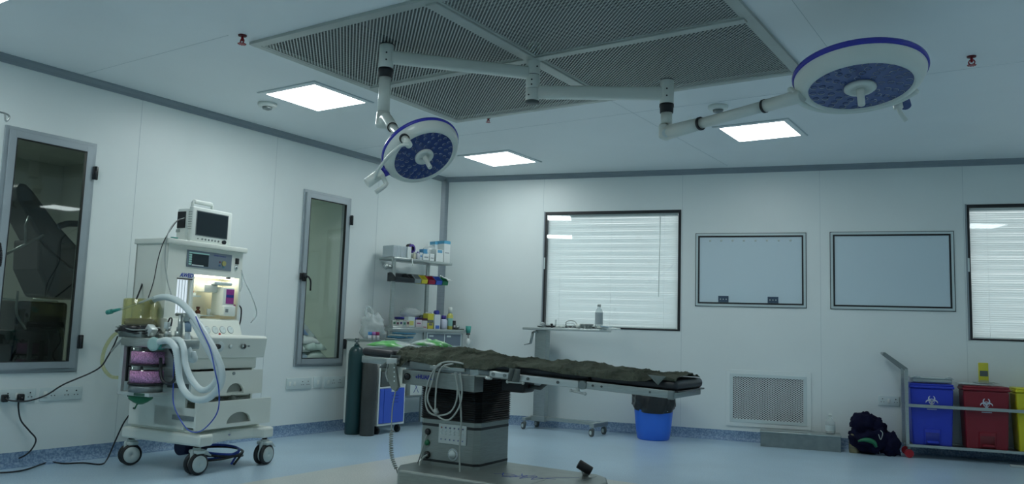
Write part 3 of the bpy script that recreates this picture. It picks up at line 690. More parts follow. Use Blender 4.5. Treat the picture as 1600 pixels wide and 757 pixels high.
m = MB(); m.cyl(L3(at_depth(592, 272, 5.16)), L3(at_depth(594, 270.5, 5.16)), 0.034, seg=16); m.build('band', 'plate', h1)

# ================================================================ OPERATING TABLE
TR = math.radians(3)
TO = Vector((-3.61, 4.89, 0))
tb = thing('operating_table', 'long steel operating table with black mattress, bellows column and heavy base plate', 'operating table', TO, TR)
TM = Matrix.Translation(TO) @ Matrix.Rotation(TR, 4, 'Z'); TMI = TM.inverted()
TILT = Matrix.Translation((0, 0, 0.863)) @ Matrix.Rotation(math.atan(0.0415), 4, 'Y')   # table top frame
TN = TM.to_3x3() @ Vector((0, 1, 0))
def tp(px, py, yl=-0.26):
    """table-top coordinates of a photo pixel on the near side plane"""
    return (TM @ TILT).inverted() @ hit(px, py, TN, TN.dot(TM @ Vector((0, yl, 0))))
def tl_(px, py, yl): return TMI @ hit(px, py, TN, TN.dot(TM @ Vector((0, yl, 0))))
# base plate
m = MB(); pl = [(-0.30, -0.40), (-0.24, -0.47), (0.95, -0.47), (1.04, -0.42), (1.10, -0.33), (1.10, 0.08), (1.02, 0.24), (0.92, 0.31), (-0.26, 0.36), (-0.36, 0.28), (-0.36, -0.30)]
m.prism([(x, y, 0.012) for x, y in pl], (0, 0, 0.148)); m.build('base_plate', 'steelgrey', tb, bevel=0.014)
m = MB(); m.prism([(x * 0.97, y * 0.95, 0.0) for x, y in pl], (0, 0, 0.014)); m.build('base_foot', 'black', tb)
m = MB(); m.tube([(0.88, 0.20, 0.16), (0.875, 0.17, 0.215)], 0.022, 10, 0); m.build('pedal_stem', 'steellight', tb)
m = MB(); m.cyl((0.845, 0.15, 0.245), (0.925, 0.19, 0.195), 0.032, seg=16); m.build('pedal', 'black', tb, bevel=0.004)
m = MB(); m.box((0.93, 0.02, 0.16), (0.955, 0.22, 0.1612)); m.box((0.72, -0.36, 0.16), (0.74, -0.12, 0.1612)); m.build('slot', 'steeldark', tb)
# hand-lettered blue mark on the base plate
m = MB()
for st in ([(0.35, -0.16), (0.44, -0.10), (0.52, -0.13), (0.50, -0.20), (0.56, -0.06), (0.58, -0.20), (0.63, -0.05), (0.66, -0.18), (0.72, -0.06), (0.88, 0.10)], [(0.45, -0.22), (0.60, -0.12), (0.78, -0.06)], [(0.50, -0.03), (0.56, -0.12), (0.60, -0.02)], [(0.38, -0.08), (0.44, -0.18), (0.50, -0.12)]):
    m.tube([(x, y, 0.1605) for x, y in st], 0.0045, 5, 5)
for v in m.bm.verts: v.co.z = 0.1604 + (v.co.z - 0.1605) * 0.15
m.build('blue_lettering', 'blueink', tb)
# column
c = 0.035; cp = [(-0.305, -0.16 + c), (-0.305 + c, -0.16), (0.21 - c, -0.16), (0.21, -0.16 + c), (0.21, 0.29 - c), (0.21 - c, 0.29), (-0.305 + c, 0.29), (-0.305, 0.29 - c)]
def colm(z0, z1, k=1.0, mm='steelgrey', nm='column'):
    q = MB(); q.prism([(-0.0475 + (x + 0.0475) * k, 0.065 + (y - 0.065) * k, z0) for x, y in cp], (0, 0, z1 - z0)); return q.build(nm, mm, tb)
colm(0.16, 0.487); colm(0.186, 0.203, 1.006, 'black', 'black_band'); colm(0.437, 0.456, 1.006, 'black', 'black_band')
m = MB(); kp = [tl_(687, 664, -0.16), tl_(730, 664 + 4, -0.16), tl_(730, 696, -0.16), tl_(687, 692, -0.16)]
m.box((kp[0].x, -0.170, 0.325), (kp[1].x, -0.158, 0.462)); kpd = m.build('keypad', 'steellight', tb, bevel=0.002)
kx0, kx1 = kp[0].x, kp[1].x; kw = kx1 - kx0
for r_, zz in enumerate((0.438, 0.415, 0.395, 0.355)):
    for c_ in range(6):
        cx = kx0 + kw * (0.11 + 0.155 * c_)
        if r_ in (0, 3): b_ = MB().cyl((cx, -0.170, zz), (cx, -0.1735, zz), 0.0075, seg=12).build('button', 'hub' if r_ == 3 else 'cable', kpd)
        else: b_ = MB().rbox((cx - 0.007, -0.1735, zz - 0.006), (cx + 0.007, -0.169, zz + 0.006), 0.002, 1).build('button', 'plate', kpd)
        if r_ in (0, 3): MB().cyl((cx, -0.1735, zz), (cx, -0.1742, zz), 0.0045, seg=8).build('icon', 'navyink' if (c_ or r_) else 'red', b_)
d_ = tl_(708, 711, -0.16)
m = MB(); m.cyl((d_.x, -0.158, d_.z), (d_.x, -0.166, d_.z), 0.044, seg=32); dl = m.build('dial', 'hub', tb, bevel=0.003)
MB().lathe([(0.030, 0), (0.026, 0.012), (0.016, 0.014), (0.014, 0.026), (0.004, 0.027)], (d_.x, -0.166, d_.z), 24, (0, -1, 0)).build('knob', 'plate', dl)
for k in range(20):
    t = 2 * PI * k / 20; MB().cbox((d_.x + 0.038 * math.cos(t), -0.1664, d_.z + 0.038 * math.sin(t)), (0.003, 0.001, 0.003)).build('tick', 'blueink', dl)
for (px, py, mm, rr) in ((669, 675, 'blackgloss', 0.024), (668, 692, 'green', 0.021), (668, 711, 'blackgloss', 0.026)):
    q = tl_(px, py, -0.16)
    MB().lathe([(rr, -0.004), (rr, 0.010), (rr * 0.7, 0.020), (rr * 0.3, 0.023)], (q.x, q.y, q.z), 20, (0, -1, 0)).build('socket_cap', mm, tb)
# bellows
m = MB(); n = 20; zb0, zb1 = 0.487, 0.80
prof = []
for k in range(2 * n + 1):
    z = zb0 + (zb1 - zb0) * k / (2 * n); f = 1.0 if k % 2 == 0 else 1.04
    prof.append([(-0.0475 + (x + 0.0475) * f, 0.065 + (y - 0.065) * f, z) for x, y in cp])
vs = [q for ring in prof for q in ring]; w = len(cp)
m._add(vs, [(i * w + j, i * w + (j + 1) % w, (i + 1) * w + (j + 1) % w, (i + 1) * w + j) for i in range(2 * n) for j in range(w)] + [list(range(w))[::-1], [2 * n * w + j for j in range(w)]])
m.build('bellows', 'black', tb)
# table top (in the tilted frame)
def tbx(name, a, b, mm, r=0.004, **k): return MB(TILT).rbox(a, b, r, 2).build(name, mm, tb, **k)
XH0, XH1 = -0.80, -0.56
tbx('top_frame', (-0.56, -0.20, -0.035), (1.05, 0.20, 0.015), 'steeldark')
tbx('head_frame', (XH0 + 0.01, -0.18, -0.02), (-0.5, 0.18, 0.015), 'steeldark')
tbx('leg_frame', (1.05, -0.22, -0.02), (1.66, 0.22, 0.012), 'steeldark')
tbx('head_plate', (XH0, -0.265, -0.024), (XH1, -0.245, 0.026), 'steel'); tbx('head_plate', (XH0, -0.245, -0.024), (XH0 + 0.016, 0.255, 0.026), 'steel'); tbx('head_plate', (XH0, 0.245, -0.024), (XH1, 0.265, 0.026), 'steel')
q0, q1 = tp(640, 572), tp(734, 578)
tbx('side_plate', (q0.x, -0.262, -0.028), (q1.x, -0.235, 0.026), 'steeldark'); 
tbx('side_rail', (q0.x + 0.20, -0.285, -0.010), (q1.x - 0.03, -0.262, 0.016), 'steel')
# control box under the side plate
P00, P11 = tl_(629, 578, -0.265), tl_(740.5, 614, -0.265)
m = MB(); zl0, zr0, zl1, zr1 = tl_(629, 578, -0.265).z, tl_(740, 587, -0.265).z, tl_(629, 600, -0.265).z, tl_(740, 614, -0.265).z
m.prism([(P00.x, -0.265, zl1), (P11.x, -0.265, zr1), (P11.x, -0.265, zr0), (P00.x, -0.265, zl0)], (0, 0.12, 0)); cbx = m.build('control_box', 'steelgrey', tb, bevel=0.003)
q = tl_(637, 589, -0.265); MB().lathe([(0.026, 0), (0.026, 0.012), (0.018, 0.022), (0.006, 0.024)], tuple(q), 20, (0, -1, 0)).build('socket_cap', 'blackgloss', cbx)
q = tl_(666, 590.5, -0.265); text('lettering', 'HUARUI', 0.040, 'navyink', cbx, basis((q.x, -0.2665, q.z), (1, 0, -0.05), (0, 0, 1), (0, -1, 0)), bold=0.0012)
m = MB(); q = tl_(649, 589.5, -0.265); m.prism([(q.x, -0.2665, q.z), (q.x + 0.018, -0.2665, q.z + 0.012), (q.x + 0.018, -0.2665, q.z - 0.012)], (0, 0.001, 0)); m.build('arrow_mark', 'navyink', cbx)
a_, b_ = tp(734, 580), tp(747, 583); tbx('rail_block', (q1.x + 0.0, -0.262, -0.030), (tp(748, 580).x, -0.235, 0.020), 'steel')
tbx('rail_block', (tp(748, 580).x, -0.262, -0.020), (tp(765, 580).x, -0.238, 0.022), 'steeldark')
x0 = tp(767, 582).x; x1 = tp(799, 586).x; hb = tbx('hinge_block', (x0, -0.285, -0.022), (x1, -0.240, 0.022), 'steellight', 0.01)
for f in (0.22, 0.78): MB(TILT).cyl((x0 + (x1 - x0) * f, -0.283, 0.0), (x0 + (x1 - x0) * f, -0.292, 0.0), 0.012, seg=14).build('screw', 'steeldark', hb)
x0 = tp(813, 586).x; x1 = tp(906, 600).x; lr = tbx('leg_rail', (x0, -0.285, -0.028), (x1, -0.262, 0.018), 'steellight')
for px in (828, 875): MB(TILT).cyl((tp(px, 590).x, -0.285, -0.004), (tp(px, 590).x, -0.291, -0.004), 0.010, seg=12).build('screw', 'wheel', lr)
tbx('leg_plate', (x0, -0.262, -0.012), (x1, -0.235, 0.020), 'steeldark')
jx = tp(912, 603).x; MB(TILT).cyl((jx, -0.24, -0.004), (jx, -0.288, -0.004), 0.028, seg=20).build('hinge', 'steeldark', tb)
jx2 = tp(918, 603).x; x1 = 1.672
fr_ = tbx('foot_rail', (jx2, -0.280, -0.026), (x1, -0.255, 0.022), 'steel'); tbx('foot_rail', (jx2, 0.24, -0.026), (x1, 0.262, 0.022), 'steel'); tbx('foot_end_plate', (x1 - 0.016, -0.28, -0.026), (x1 + 0.004, 0.262, 0.022), 'steel')
for px in (928, 942, 1018): MB(TILT).cyl((tp(px, 606).x, -0.280, 0.0), (tp(px, 606).x, -0.285, 0.0), 0.007, seg=10).build('screw', 'wheel', fr_)
tbx('corner_block', (x1 - 0.03, -0.288, -0.030), (x1 + 0.008, -0.262, 0.024), 'steeldark')
tbx('far_rail', (XH1, 0.235, -0.028), (jx2, 0.262, 0.022), 'steeldark')
# T handles and clamps under the rail
def thandle(px0, py0, px1, py1, pxt, pyt):
    a, b, t = tp(px0, py0, -0.275), tp(px1, py1, -0.275), tp(pxt, pyt, -0.275)
    mid = (a + b) / 2; m = MB(TILT); m.cyl(a, b, 0.0075, seg=10); m.blob(a, (0.012,) * 3, 10, 6); m.blob(b, (0.012,) * 3, 10, 6); m.cyl((mid.x, -0.27, mid.z), (t.x, -0.27, t.z), 0.011, seg=12); m.build('clamp_handle', 'steellight', tb)
thandle(793, 597, 817, 599, 799, 588); thandle(892, 611, 914, 616, 902, 602)
m = MB(TILT); a, b = tp(745, 588), tp(785, 590); m.cyl((a.x, -0.27, a.z), (b.x, -0.27, b.z), 0.006, seg=8); m.blob(((a.x + b.x) / 2, -0.27, a.z - 0.004), (0.03, 0.02, 0.014)); m.build('clamp_rod', 'steellight', tb)
# actuator seen under the seat
m = MB(); a, b = tl_(802, 602, 0.0), tl_(828, 608, 0.0)
m.rbox((a.x - 0.05, -0.10, a.z - 0.045), (tl_(830, 602, 0.0).x, 0.06, a.z + 0.05), 0.02); m.build('actuator', 'black', tb)
m = MB(); m.tube([tl_(826, 604, -0.02), tl_(844, 607, -0.02), tl_(858, 595, -0.02)], 0.016, 10, 0); m.build('actuator_link', 'wheel', tb)
# mattress: three pads
def pad(x0, x1, name='mattress_pad', z0=0.022, z1=0.095, y=0.255, r=0.028): return MB(TILT).rbox((x0, -y, z0), (x1, y, z1), r, 4).build(name, 'padding', tb)
pad(XH0 - 0.02, -0.50, 'head_pad', 0.026, 0.088, 0.26, 0.03); pad(-0.495, 1.10, z1=0.085); pad(1.105, 1.69, z0=0.020, z1=0.085, y=0.262)
tbx('foot_board', (1.10, -0.262, 0.012), (1.70, 0.262, 0.022), 'blackgloss')

# ---- drape on the mattress
DR = [(612, 571), (625, 573), (640, 563), (655, 566), (680, 572), (705, 573), (730, 576), (760, 579), (790, 573), (800, 576), (812, 574), (835, 576), (860, 581), (890, 586), (920, 589), (950, 593), (985, 596), (1010, 596), (1030, 589), (1048, 590), (1064, 596), (1085, 599), (1100, 597), (1113, 596)]
edge = [(tp(px, py, -0.262).x, tp(px, py, -0.262).z) for px, py in DR]
DX0, DX1 = edge[0][0], 1.68
def edgez(x):
    for (xa, za), (xb, zb) in zip(edge, edge[1:]):
        if xa <= x <= xb: t = (x - xa) / (xb - xa); return za + (zb - za) * t
    return edge[-1][1]
def wr_(x, y):
    a = 0.016 * noise.noise(Vector((x * 4.2 + y * 3, y * 3.1, 1.3))) + 0.010 * noise.noise(Vector((x * 8 + y * 7, y * 5, 4.1)))
    rd = 1 - abs(noise.noise(Vector((x * 5.0 - y * 5.5, y * 1.6 + x, 7.7)))) * 3.0
    rd2 = 1 - abs(noise.noise(Vector((x * 11 + y * 9, y * 4 - x * 2, 2.2)))) * 2.6
    edge_ = min(1, (0.262 - y) * 9)
    return (a + 0.020 * max(0, rd) ** 2 + 0.008 * max(0, rd2) ** 2) * max(0.35, edge_) + 0.010
def drape(u, v):
    x = DX0 + (DX1 - DX0) * u
    # v: 0 near hem .. 1 far edge; first part hangs over the near side
    hem = edgez(x); top = 0.088
    if v < 0.16:
        t = v / 0.16; z = hem + (top - 0.012 - hem) * t
        y = -0.268 - 0.010 * (1 - t) * (1 + math.sin(x * 42) * 0.8) - 0.004 * math.sin(x * 75 + t * 2)
        if t > 0.6: y += 0.01 * (t - 0.6) / 0.4; z += 0.006 * (t - .6)
        z += 0.0
    else:
        t = (v - 0.16) / 0.84; y = -0.258 + t * (0.50 - 0.035 * math.sin(x * 5.1) - 0.02 * math.sin(x * 13))
        z = top + wr_(x, y) * min(1, 0.25 + t * 5) * min(1, 0.3 + (1 - t) * 6)
        z -= 0.010 * max(0, 1 - t * 12)
    # head end is pulled to a slanting edge
    if u < 0.08:
        sl0 = (0.08 - u) / 0.08; x += 0.16 * sl0 * (0.25 if v < 0.16 else (0.25 + 0.75 * (v - .16) / .84))
    # rise over the middle of the pad
    z += 0.022 * math.exp(-((x + 0.05) / 0.35) ** 2) * (0 if v < 0.16 else 1) * math.sin(PI * min(1, max(0, (v - .16) / .84)))
    return TILT @ Vector((x, y, z))
dm = MB(); dm.grid(drape, 420, 80)
for v in dm.bm.verts: v.co = TM @ v.co
dr = tag(dm.build('surgical_drape', 'drape', solid=0.003), 'crumpled dark olive cloth sheet spread along the operating table mattress', 'cloth')
# cloth tie hanging from the rail, and the grey corner flap
m = MB()
def tie(u, v): 
    a = tp(600, 590); x = -0.50 + 0.10 * v - 0.085 * u; return TILT @ Vector((x + 0.015 * math.sin(u * 5), -0.292 - 0.012 * math.sin(v * 7), 0.058 - 0.105 * u))
m.grid(tie, 10, 12)
def tie_build(m):
    for v in m.bm.verts: v.co = TM @ v.co
    m.build('drape_tie', 'strap', dr, solid=0.003)
tie_build(m); m = MB()
def tie2(u, v):
    x = tp(801, 580).x + 0.082 * v - 0.01 * u + 0.008 * math.sin(v * 9) + 0.012 * u * (0.5 - v); return TILT @ Vector((x, -0.300 - 0.012 * math.sin(v * 9 + u * 2), 0.055 - 0.088 * u))
m.grid(tie2, 10, 14); tie_build(m); m = MB()
def tie3(u, v):
    c0, c1, c2 = tp(1012, 586, -0.292), tp(1040, 589, -0.292), tp(1028, 602, -0.292); p = c0.lerp(c1, v); return TILT @ (p.lerp(c2, u) + Vector((0, 0.004 * math.sin(v * 8), 0)))
m.grid(tie3, 8, 8)
for v in m.bm.verts: v.co = TM @ v.co
m.build('turned_corner', mat('pale_lining', (0.17, 0.21, 0.20), 0.85), dr, solid=0.003, label='pale grey underside at a turned corner')

# ---- hand control hanging on the head end with its coiled cord
q = hit(617, 600, TN, TN.dot(TM @ Vector((0, -0.30, 0))))
hc = thing('hand_control', 'grey table hand control hanging at the head end with coiled cord to the floor', 'remote control', q, TR)
HMI = (Matrix.Translation(q) @ Matrix.Rotation(TR, 4, 'Z')).inverted()
def hp(px, py, y=0.0): 
    n_ = TN; return HMI @ hit(px, py, n_, n_.dot(q) + y)
m = MB(); m.prism([hp(611, 568) , hp(620, 568), hp(626, 605), hp(621, 612), hp(615, 608), hp(608, 590)], (0, -0.03, 0)); hb_ = m.build('handset', cm((0.20, 0.235, 0.215)), hc, bevel=0.006)
for k in range(4): MB().cyl(hp(616, 575 + k * 7, -0.03), hp(616, 575 + k * 7, -0.034), 0.006, seg=10).build('button', 'plate', hb_)
m = MB(); m.rbox((hp(605, 561).x, -0.01, hp(605, 569).z), (hp(621, 561).x, 0.03, hp(605, 560).z), 0.004); m.tube([hp(606, 569), hp(603, 585), hp(606, 597)], 0.004, 6); m.build('hook', 'steellight', hc)
m = MB(); m.tube([hp(618, 611, -.015), hp(613, 640, 0.0), hp(611.5, 675, 0)], 0.0045, 6); m.build('cord', 'cable', hc)
m = MB(); pts = []; NT = 17
p_a, p_b, p_c = hp(611.5, 675), hp(612, 710), hp(619, 733)
path = catmull([p_a, hp(611, 695), hp(612.5, 715), p_c], 20)
for i in range(len(path) * 3 - 2):
    f = i / 3; a = path[int(f)]; b = path[min(int(f) + 1, len(path) - 1)]; P = a.lerp(b, f - int(f)); t = 2 * PI * f * NT / len(path)
    pts.append(P + Vector((0.012 * math.cos(t), 0.012 * math.sin(t), 0)))
m.tube(pts, 0.0045, 6, 2); m.build('coiled_cord', 'cable', hc)
m = MB(); m.tube([p_c, hp(624, 743, 0.08), hp(640, 742, 0.15), hp(652, 725, .15), hp(659, 705, 0.12), hp(668, 676, 0.13)], 0.0045, 6); m.build('cord', 'cable', hc)

# ---- looped grey cable over the side rail
cbm = MB(); yv = -0.300
def cl(px, py, y=yv): return TM @ tl_(px, py, y)
cbm.tube([cl(724, 569), cl(716, 567), cl(698, 566), cl(683, 572), cl(672, 590), cl(666, 612), cl(665, 630), cl(670, 644), cl(684, 650), cl(703, 645), cl(713, 627), cl(715, 600), cl(713, 582)], 0.0065, 8)
cbm.tube([cl(690, 569, -.305), cl(680, 578, -.305), cl(675, 598, -.305), cl(668, 622, -.306), cl(675, 640, -.306), cl(690, 655, -.306), cl(704, 655, -.306), cl(718, 635, -.306), cl(722, 610, -.306), cl(719, 583, -.306)], 0.0065, 8)
cbm.tube([cl(708, 569, -.31), cl(692, 573, -.31), cl(684, 590, -.31), cl(681, 615, -.31), cl(680, 640, -.31)], 0.0065, 8)
cbm.tube([cl(711, 582, -.31), cl(714, 600, -.31), cl(719, 625, -.29), cl(720.5, 660, -.26), cl(718.5, 700, -.25), cl(718.5, 740, -.26), cl(720, 757, -.40), cl(722, 775, -.5)], 0.0065, 8)
cbm.tube([cl(668, 711, -.19), cl(661, 716, -.2), cl(656, 726, -.22), cl(658, 740, -.30), cl(666, 752, -.42), cl(676, 768, -.5)], 0.0065, 8)
cbl = tag(cbm.build('power_cable', 'cable'), 'pale grey cable looped over the table rail in front of the black bellows', 'cable')
m = MB(); m.tube([cl(680, 640, -.312), cl(683, 647, -.312)], 0.017, 10, 0); m.build('plug', 'cable', cbl)
# ================================================================ ANAESTHESIA MACHINE
MO = Vector((-5.27, 3.86, 0)); MZ = math.radians(7)
am = thing('anaesthesia_machine', 'tall white wheeled anaesthesia machine with open drawers and lit flow tubes', 'anaesthesia machine', MO, MZ)
MM = Matrix.Translation(MO) @ Matrix.Rotation(MZ, 4, 'Z'); MMI = MM.inverted()
mu_, mv_ = Vector((math.cos(MZ), math.sin(MZ), 0)), Vector((-math.sin(MZ), math.cos(MZ), 0))
def mU(px, py, u): return MMI @ hit(px, py, mu_, mu_.dot(MO) + u)
def mV(px, py, v): return MMI @ hit(px, py, mv_, mv_.dot(MO) + v)
# base
m = MB(); bp_ = [(-0.86, -0.01), (0.0, -0.01), (0.0, 0.11), (-0.07, 0.17), (-0.11, 0.38), (-0.07, 0.59), (0.0, 0.65), (0.0, 0.76), (-0.86, 0.76)]
m.prism([(x, y, 0.215) for x, y in bp_], (0, 0, 0.085)); m.build('base', 'machine', am, bevel=0.018)
m = MB(); m.prism([(-0.82, 0.04, 0.295), (-0.12, 0.04, 0.295), (-0.17, 0.38, 0.295), (-0.12, 0.72, 0.295), (-0.82, 0.72, 0.295)], (0, 0, 0.03)); m.build('base_step', 'machine', am, bevel=0.01)
text('lettering', 'Aeon', 0.028, 'blueink', am, basis((-0.107, 0.36, 0.262), (0, 1, 0), (0.2, 0, 0.98), (0.98, 0, -0.2)), 0.0003)
for (x, y, rz, lever) in ((-0.10, 0.055, 1.45, True), (-0.04, 0.70, 1.65, True), (-0.82, 0.055, 1.2, False), (-0.80, 0.69, 0.3, False)):
    cs = bpy.data.objects.new('caster', None); COL.objects.link(cs); cs.parent = am; cs.location = (x, y, 0); cs.rotation_euler = (0, 0, rz - PI / 2)
    for sgn in (-1, 1):
        w_ = MB().lathe([(0.060, -0.016), (0.078, -0.013), (0.082, 0), (0.078, 0.013), (0.060, 0.016)], (sgn * 0.028, 0, 0.082), 32, (1, 0, 0)).build('tyre', 'black', cs)
        MB().lathe([(0.062, -0.0165), (0.061, -0.020), (0.03, -0.0215), (0.002, -0.022), (0.002, 0.022), (0.03, 0.0215), (0.061, 0.020), (0.062, 0.0165)], (sgn * 0.028, 0, 0.082), 32, (1, 0, 0)).build('hub', 'hub', cs)
    q = MB(); q.rbox((-0.014, -0.05, 0.06), (0.014, 0.05, 0.185), 0.01); q.cyl((0, 0, 0.165), (0, 0, 0.2), 0.03, seg=20); q.rbox((-0.055, -0.035, 0.155), (0.055, 0.045, 0.185), 0.012); q.build('fork', 'hub', cs)
    MB().cyl((0, 0, 0.195), (0, 0, 0.216), 0.02, seg=16).build('stem', 'black', cs)
    if lever: MB().prism([(-0.02, 0.03, 0.19), (-0.02, 0.075, 0.175), (-0.02, 0.125, 0.125), (-0.02, 0.085, 0.135), (-0.02, 0.04, 0.16)], (0.04, 0, 0)).build('brake_lever', 'hub', cs, bevel=0.004)
# lower body: open front with drawers
m = MB(); m.box((-0.83, 0.02, 0.32), (-0.22, 0.045, 0.86)); m.box((-0.83, 0.69, 0.32), (-0.22, 0.715, 0.86)); m.box((-0.83, 0.045, 0.32), (-0.81, 0.69, 0.86)); m.box((-0.81, 0.045, 0.32), (-0.22, 0.69, 0.335)); m.box((-0.81, 0.045, 0.545), (-0.23, 0.69, 0.56))
m.build('pedestal', 'machine', am, bevel=0.004)
def drawer(u, z0, z1, v0, v1, hx0, hx1, hz0, hz1, nm):
    # front with an arched hand opening
    dr_ = MB(); N = 14
    arch = [(hx0 + (hx1 - hx0) * (0.5 - 0.5 * math.cos(PI * k / N)), hz0 + (hz1 - hz0) * math.sin(PI * k / N)) for k in range(N + 1)]
    for u_ in (u - 0.02, u):
        pass
    vs = []; fs = []
    top = [(v0 + (v1 - v0) * 0, z1)] ; 
    # strips left and right of the opening, above and below
    dr_.box((u - 0.02, v0, z0), (u, hx0, z1)); dr_.box((u - 0.02, hx1, z0), (u, v1, z1)); dr_.box((u - 0.02, hx0, z0), (u, hx1, hz0))
    for k in range(N):
        (a, za), (b, zb_) = arch[k], arch[k + 1]
        if b - a < 1e-6: continue
        dr_.prism([(u, a, za), (u, b, zb_), (u, b, z1), (u, a, z1)], (-0.02, 0, 0))
    bmesh.ops.remove_doubles(dr_.bm, verts=dr_.bm.verts, dist=1e-5)
    f = dr_.build('drawer', 'machine', am)
    q = MB(); q.box((u - 0.50, v0 + 0.05, z0 + 0.01), (u - 0.02, v0 + 0.06, z1 - 0.05)); q.box((u - 0.50, v1 - 0.06, z0 + 0.01), (u - 0.02, v1 - 0.05, z1 - 0.05)); q.box((u - 0.50, v0 + 0.06, z0 + 0.01), (u - 0.02, v1 - 0.06, z0 + 0.02)); q.box((u - 0.5, v0 + 0.06, z0 + 0.01), (u - 0.49, v1 - 0.06, z1 - 0.05)); q.build('tray', 'machine', f)
    q = MB(); q.box((u - 0.055, hx0 - 0.01, hz0 - 0.005), (u - 0.050, hx1 + 0.01, hz1 + 0.01)); q.box((u - 0.05, hx0 - .01, hz0 - 0.006), (u - 0.02, hx1 + .01, hz0)); q.build('shaded_handle_recess', 'cable', f)  # grey colour paints in the shade of a white recess
    for zz in (z0 + 0.06,):
        q = MB(); q.box((u - 0.3, v0 + 0.044, zz), (u - 0.025, v0 + 0.05, zz + 0.035)); q.build('runner', 'steeldark', f)
    return f
g0, g1 = mU(354, 612, -0.10), mU(381, 611, -0.10)
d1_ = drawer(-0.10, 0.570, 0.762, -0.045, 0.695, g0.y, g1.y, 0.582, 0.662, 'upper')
q = mU(365, 584, -0.10); MB().cyl((-0.10, q.y, q.z), (-0.093, q.y, q.z), 0.013, seg=16).build('lock', 'steeldark', d1_)
g0, g1 = mU(354, 660, -0.04), mU(392, 657, -0.04)
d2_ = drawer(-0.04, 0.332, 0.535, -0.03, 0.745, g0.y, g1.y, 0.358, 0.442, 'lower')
# crumpled clear packing in the open drawers
def packing(parent, x0, x1, y0, y1, z0, hh, seed, mm='bagplastic'):
    q = MB(); q.grid(lambda s, t: (x0 + (x1 - x0) * s, y0 + (y1 - y0) * t, z0 + hh * max(0, noise.noise(Vector((s * 5 + seed, t * 9, seed)))) * 1.6 * math.sin(PI * min(1, max(0, s))) ), 14, 30); return q.build('packing_film', mm, parent)
tag(packing(None, 0, 0.36, 0, 0.55, 0, 0.07, 3.3), 'crumpled clear film in the lower open drawer of the anaesthesia machine', 'packaging')
bpy.data.objects['packing_film'].matrix_world = MM @ Matrix.Translation((-0.42, 0.09, 0.505))
# worktop console
m = MB(); m.box((-0.83, -0.03, 0.775), (-0.15, 0.665, 0.862)); m.build('console_base', 'machine', am, bevel=0.006)
m = MB(); m.prism([(-0.84, -0.06, 0.860), (-0.125, -0.06, 0.860), (-0.100, -0.06, 1.018), (-0.12, -0.06, 1.034), (-0.84, -0.06, 1.034)], (0, 0.785, 0)); con = m.build('worktop', 'machine', am, bevel=0.008)
def knobU(px, py, u, r, mm, nm='knob', d=0.02, par=am, mm2=None):
    q = mU(px, py, u); o = MB().lathe([(r, -0.003), (r, d * 0.6), (r * 0.85, d), (r * 0.2, d)], tuple(q), 20, (1, 0, 0)).build(nm, mm, par)
    if mm2: MB().lathe([(r * 0.72, d), (r * 0.68, d + 0.001), (r * 0.1, d + 0.0012)], tuple(q), 18, (1, 0, 0)).build('face', mm2, o)
    return o
knobU(344, 542, -0.108, 0.040, 'plate', 'bezel', 0.005, con); knobU(338.5, 542, -0.100, 0.020, 'blackgloss', 'knob', 0.03, con)
knobU(360, 541.5, -0.106, 0.018, 'cable', 'gauge', 0.008, con, 'plate'); knobU(380, 541.5, -0.106, 0.024, 'steeldark', 'gas_outlet', 0.016, con, 'black'); knobU(380, 541.5, -0.088, 0.007, 'plate', 'outlet_pin', 0.004, con)
q = mU(389, 541, -0.106); MB().box((q.x - .002, q.y - 0.01, q.z - 0.008), (q.x + 0.001, q.y + 0.01, q.z + 0.004)).build('label', 'steeldark', con)
# sloped gauge panel
m = MB(); m.prism([(-0.84, -0.01, 1.03), (-0.40, -0.01, 1.03), (-0.45, -0.01, 1.155), (-0.84, -0.01, 1.155)], (0, 0.75, 0)); gp = m.build('gauge_panel', 'machine', am, bevel=0.005)
for px in (323, 335, 347, 359):
    q = mU(px, 516.5, -0.425)
    g = MB().lathe([(0.034, -0.004), (0.034, 0.008), (0.028, 0.010)], tuple(q), 24, (1, 0, 0.4)).build('gauge', 'steeldark', gp)
    MB().lathe([(0.029, 0.0105), (0.001, 0.011)], tuple(q), 24, (1, 0, 0.4), cap=False).build('dial_face', 'plate', g)
    MB().cbox((q.x + 0.0115, q.y + 0.006, q.z + 0.012), (0.001, 0.016, 0.002)).build('needle', 'black', g)
q = mU(342, 523, -0.41); MB().cyl(q, q + Vector((0.012, 0, 0.004)), 0.009, seg=12).build('red_button', 'red', gp)
# upper cabinet with recess
U0, U1 = -0.87, -0.50; V0, V1 = 0.0, 0.785; Z0, Z1 = 1.15, 1.745
ra0, ra1, rz0, rz1 = 0.272, 0.762, 1.165, 1.520          # recess
fa0, fa1, fz0, fz1 = 0.105, 0.250, 1.195, 1.470          # flow tube window
m = MB(); xs = [V0, fa0, fa1, ra0, ra1, V1]; zs = [Z0, rz0, fz0, fz1, rz1, Z1]
for i in range(5):
    for j in range(5):
        cy, cz = (xs[i] + xs[i + 1]) / 2, (zs[j] + zs[j + 1]) / 2
        if (ra0 < cy < ra1 and rz0 < cz < rz1) or (fa0 < cy < fa1 and fz0 < cz < fz1): continue
        m.box((U1 - 0.02, xs[i], zs[j]), (U1, xs[i + 1], zs[j + 1]))
bmesh.ops.remove_doubles(m.bm, verts=m.bm.verts, dist=1e-5)
m.box((U0, V0, Z0), (U1 - 0.02, V0 + 0.015, Z1)); m.box((U0, V1 - 0.015, Z0), (U1 - 0.02, V1, Z1)); m.box((U0, V0, Z0), (U0 + 0.015, V1, Z1)); m.box((U0, V0, Z0 - 0.01), (U1 - .02, V1, Z0))
m.build('upper_cabinet', 'machine', am)
m = MB(); d_ = 0.20
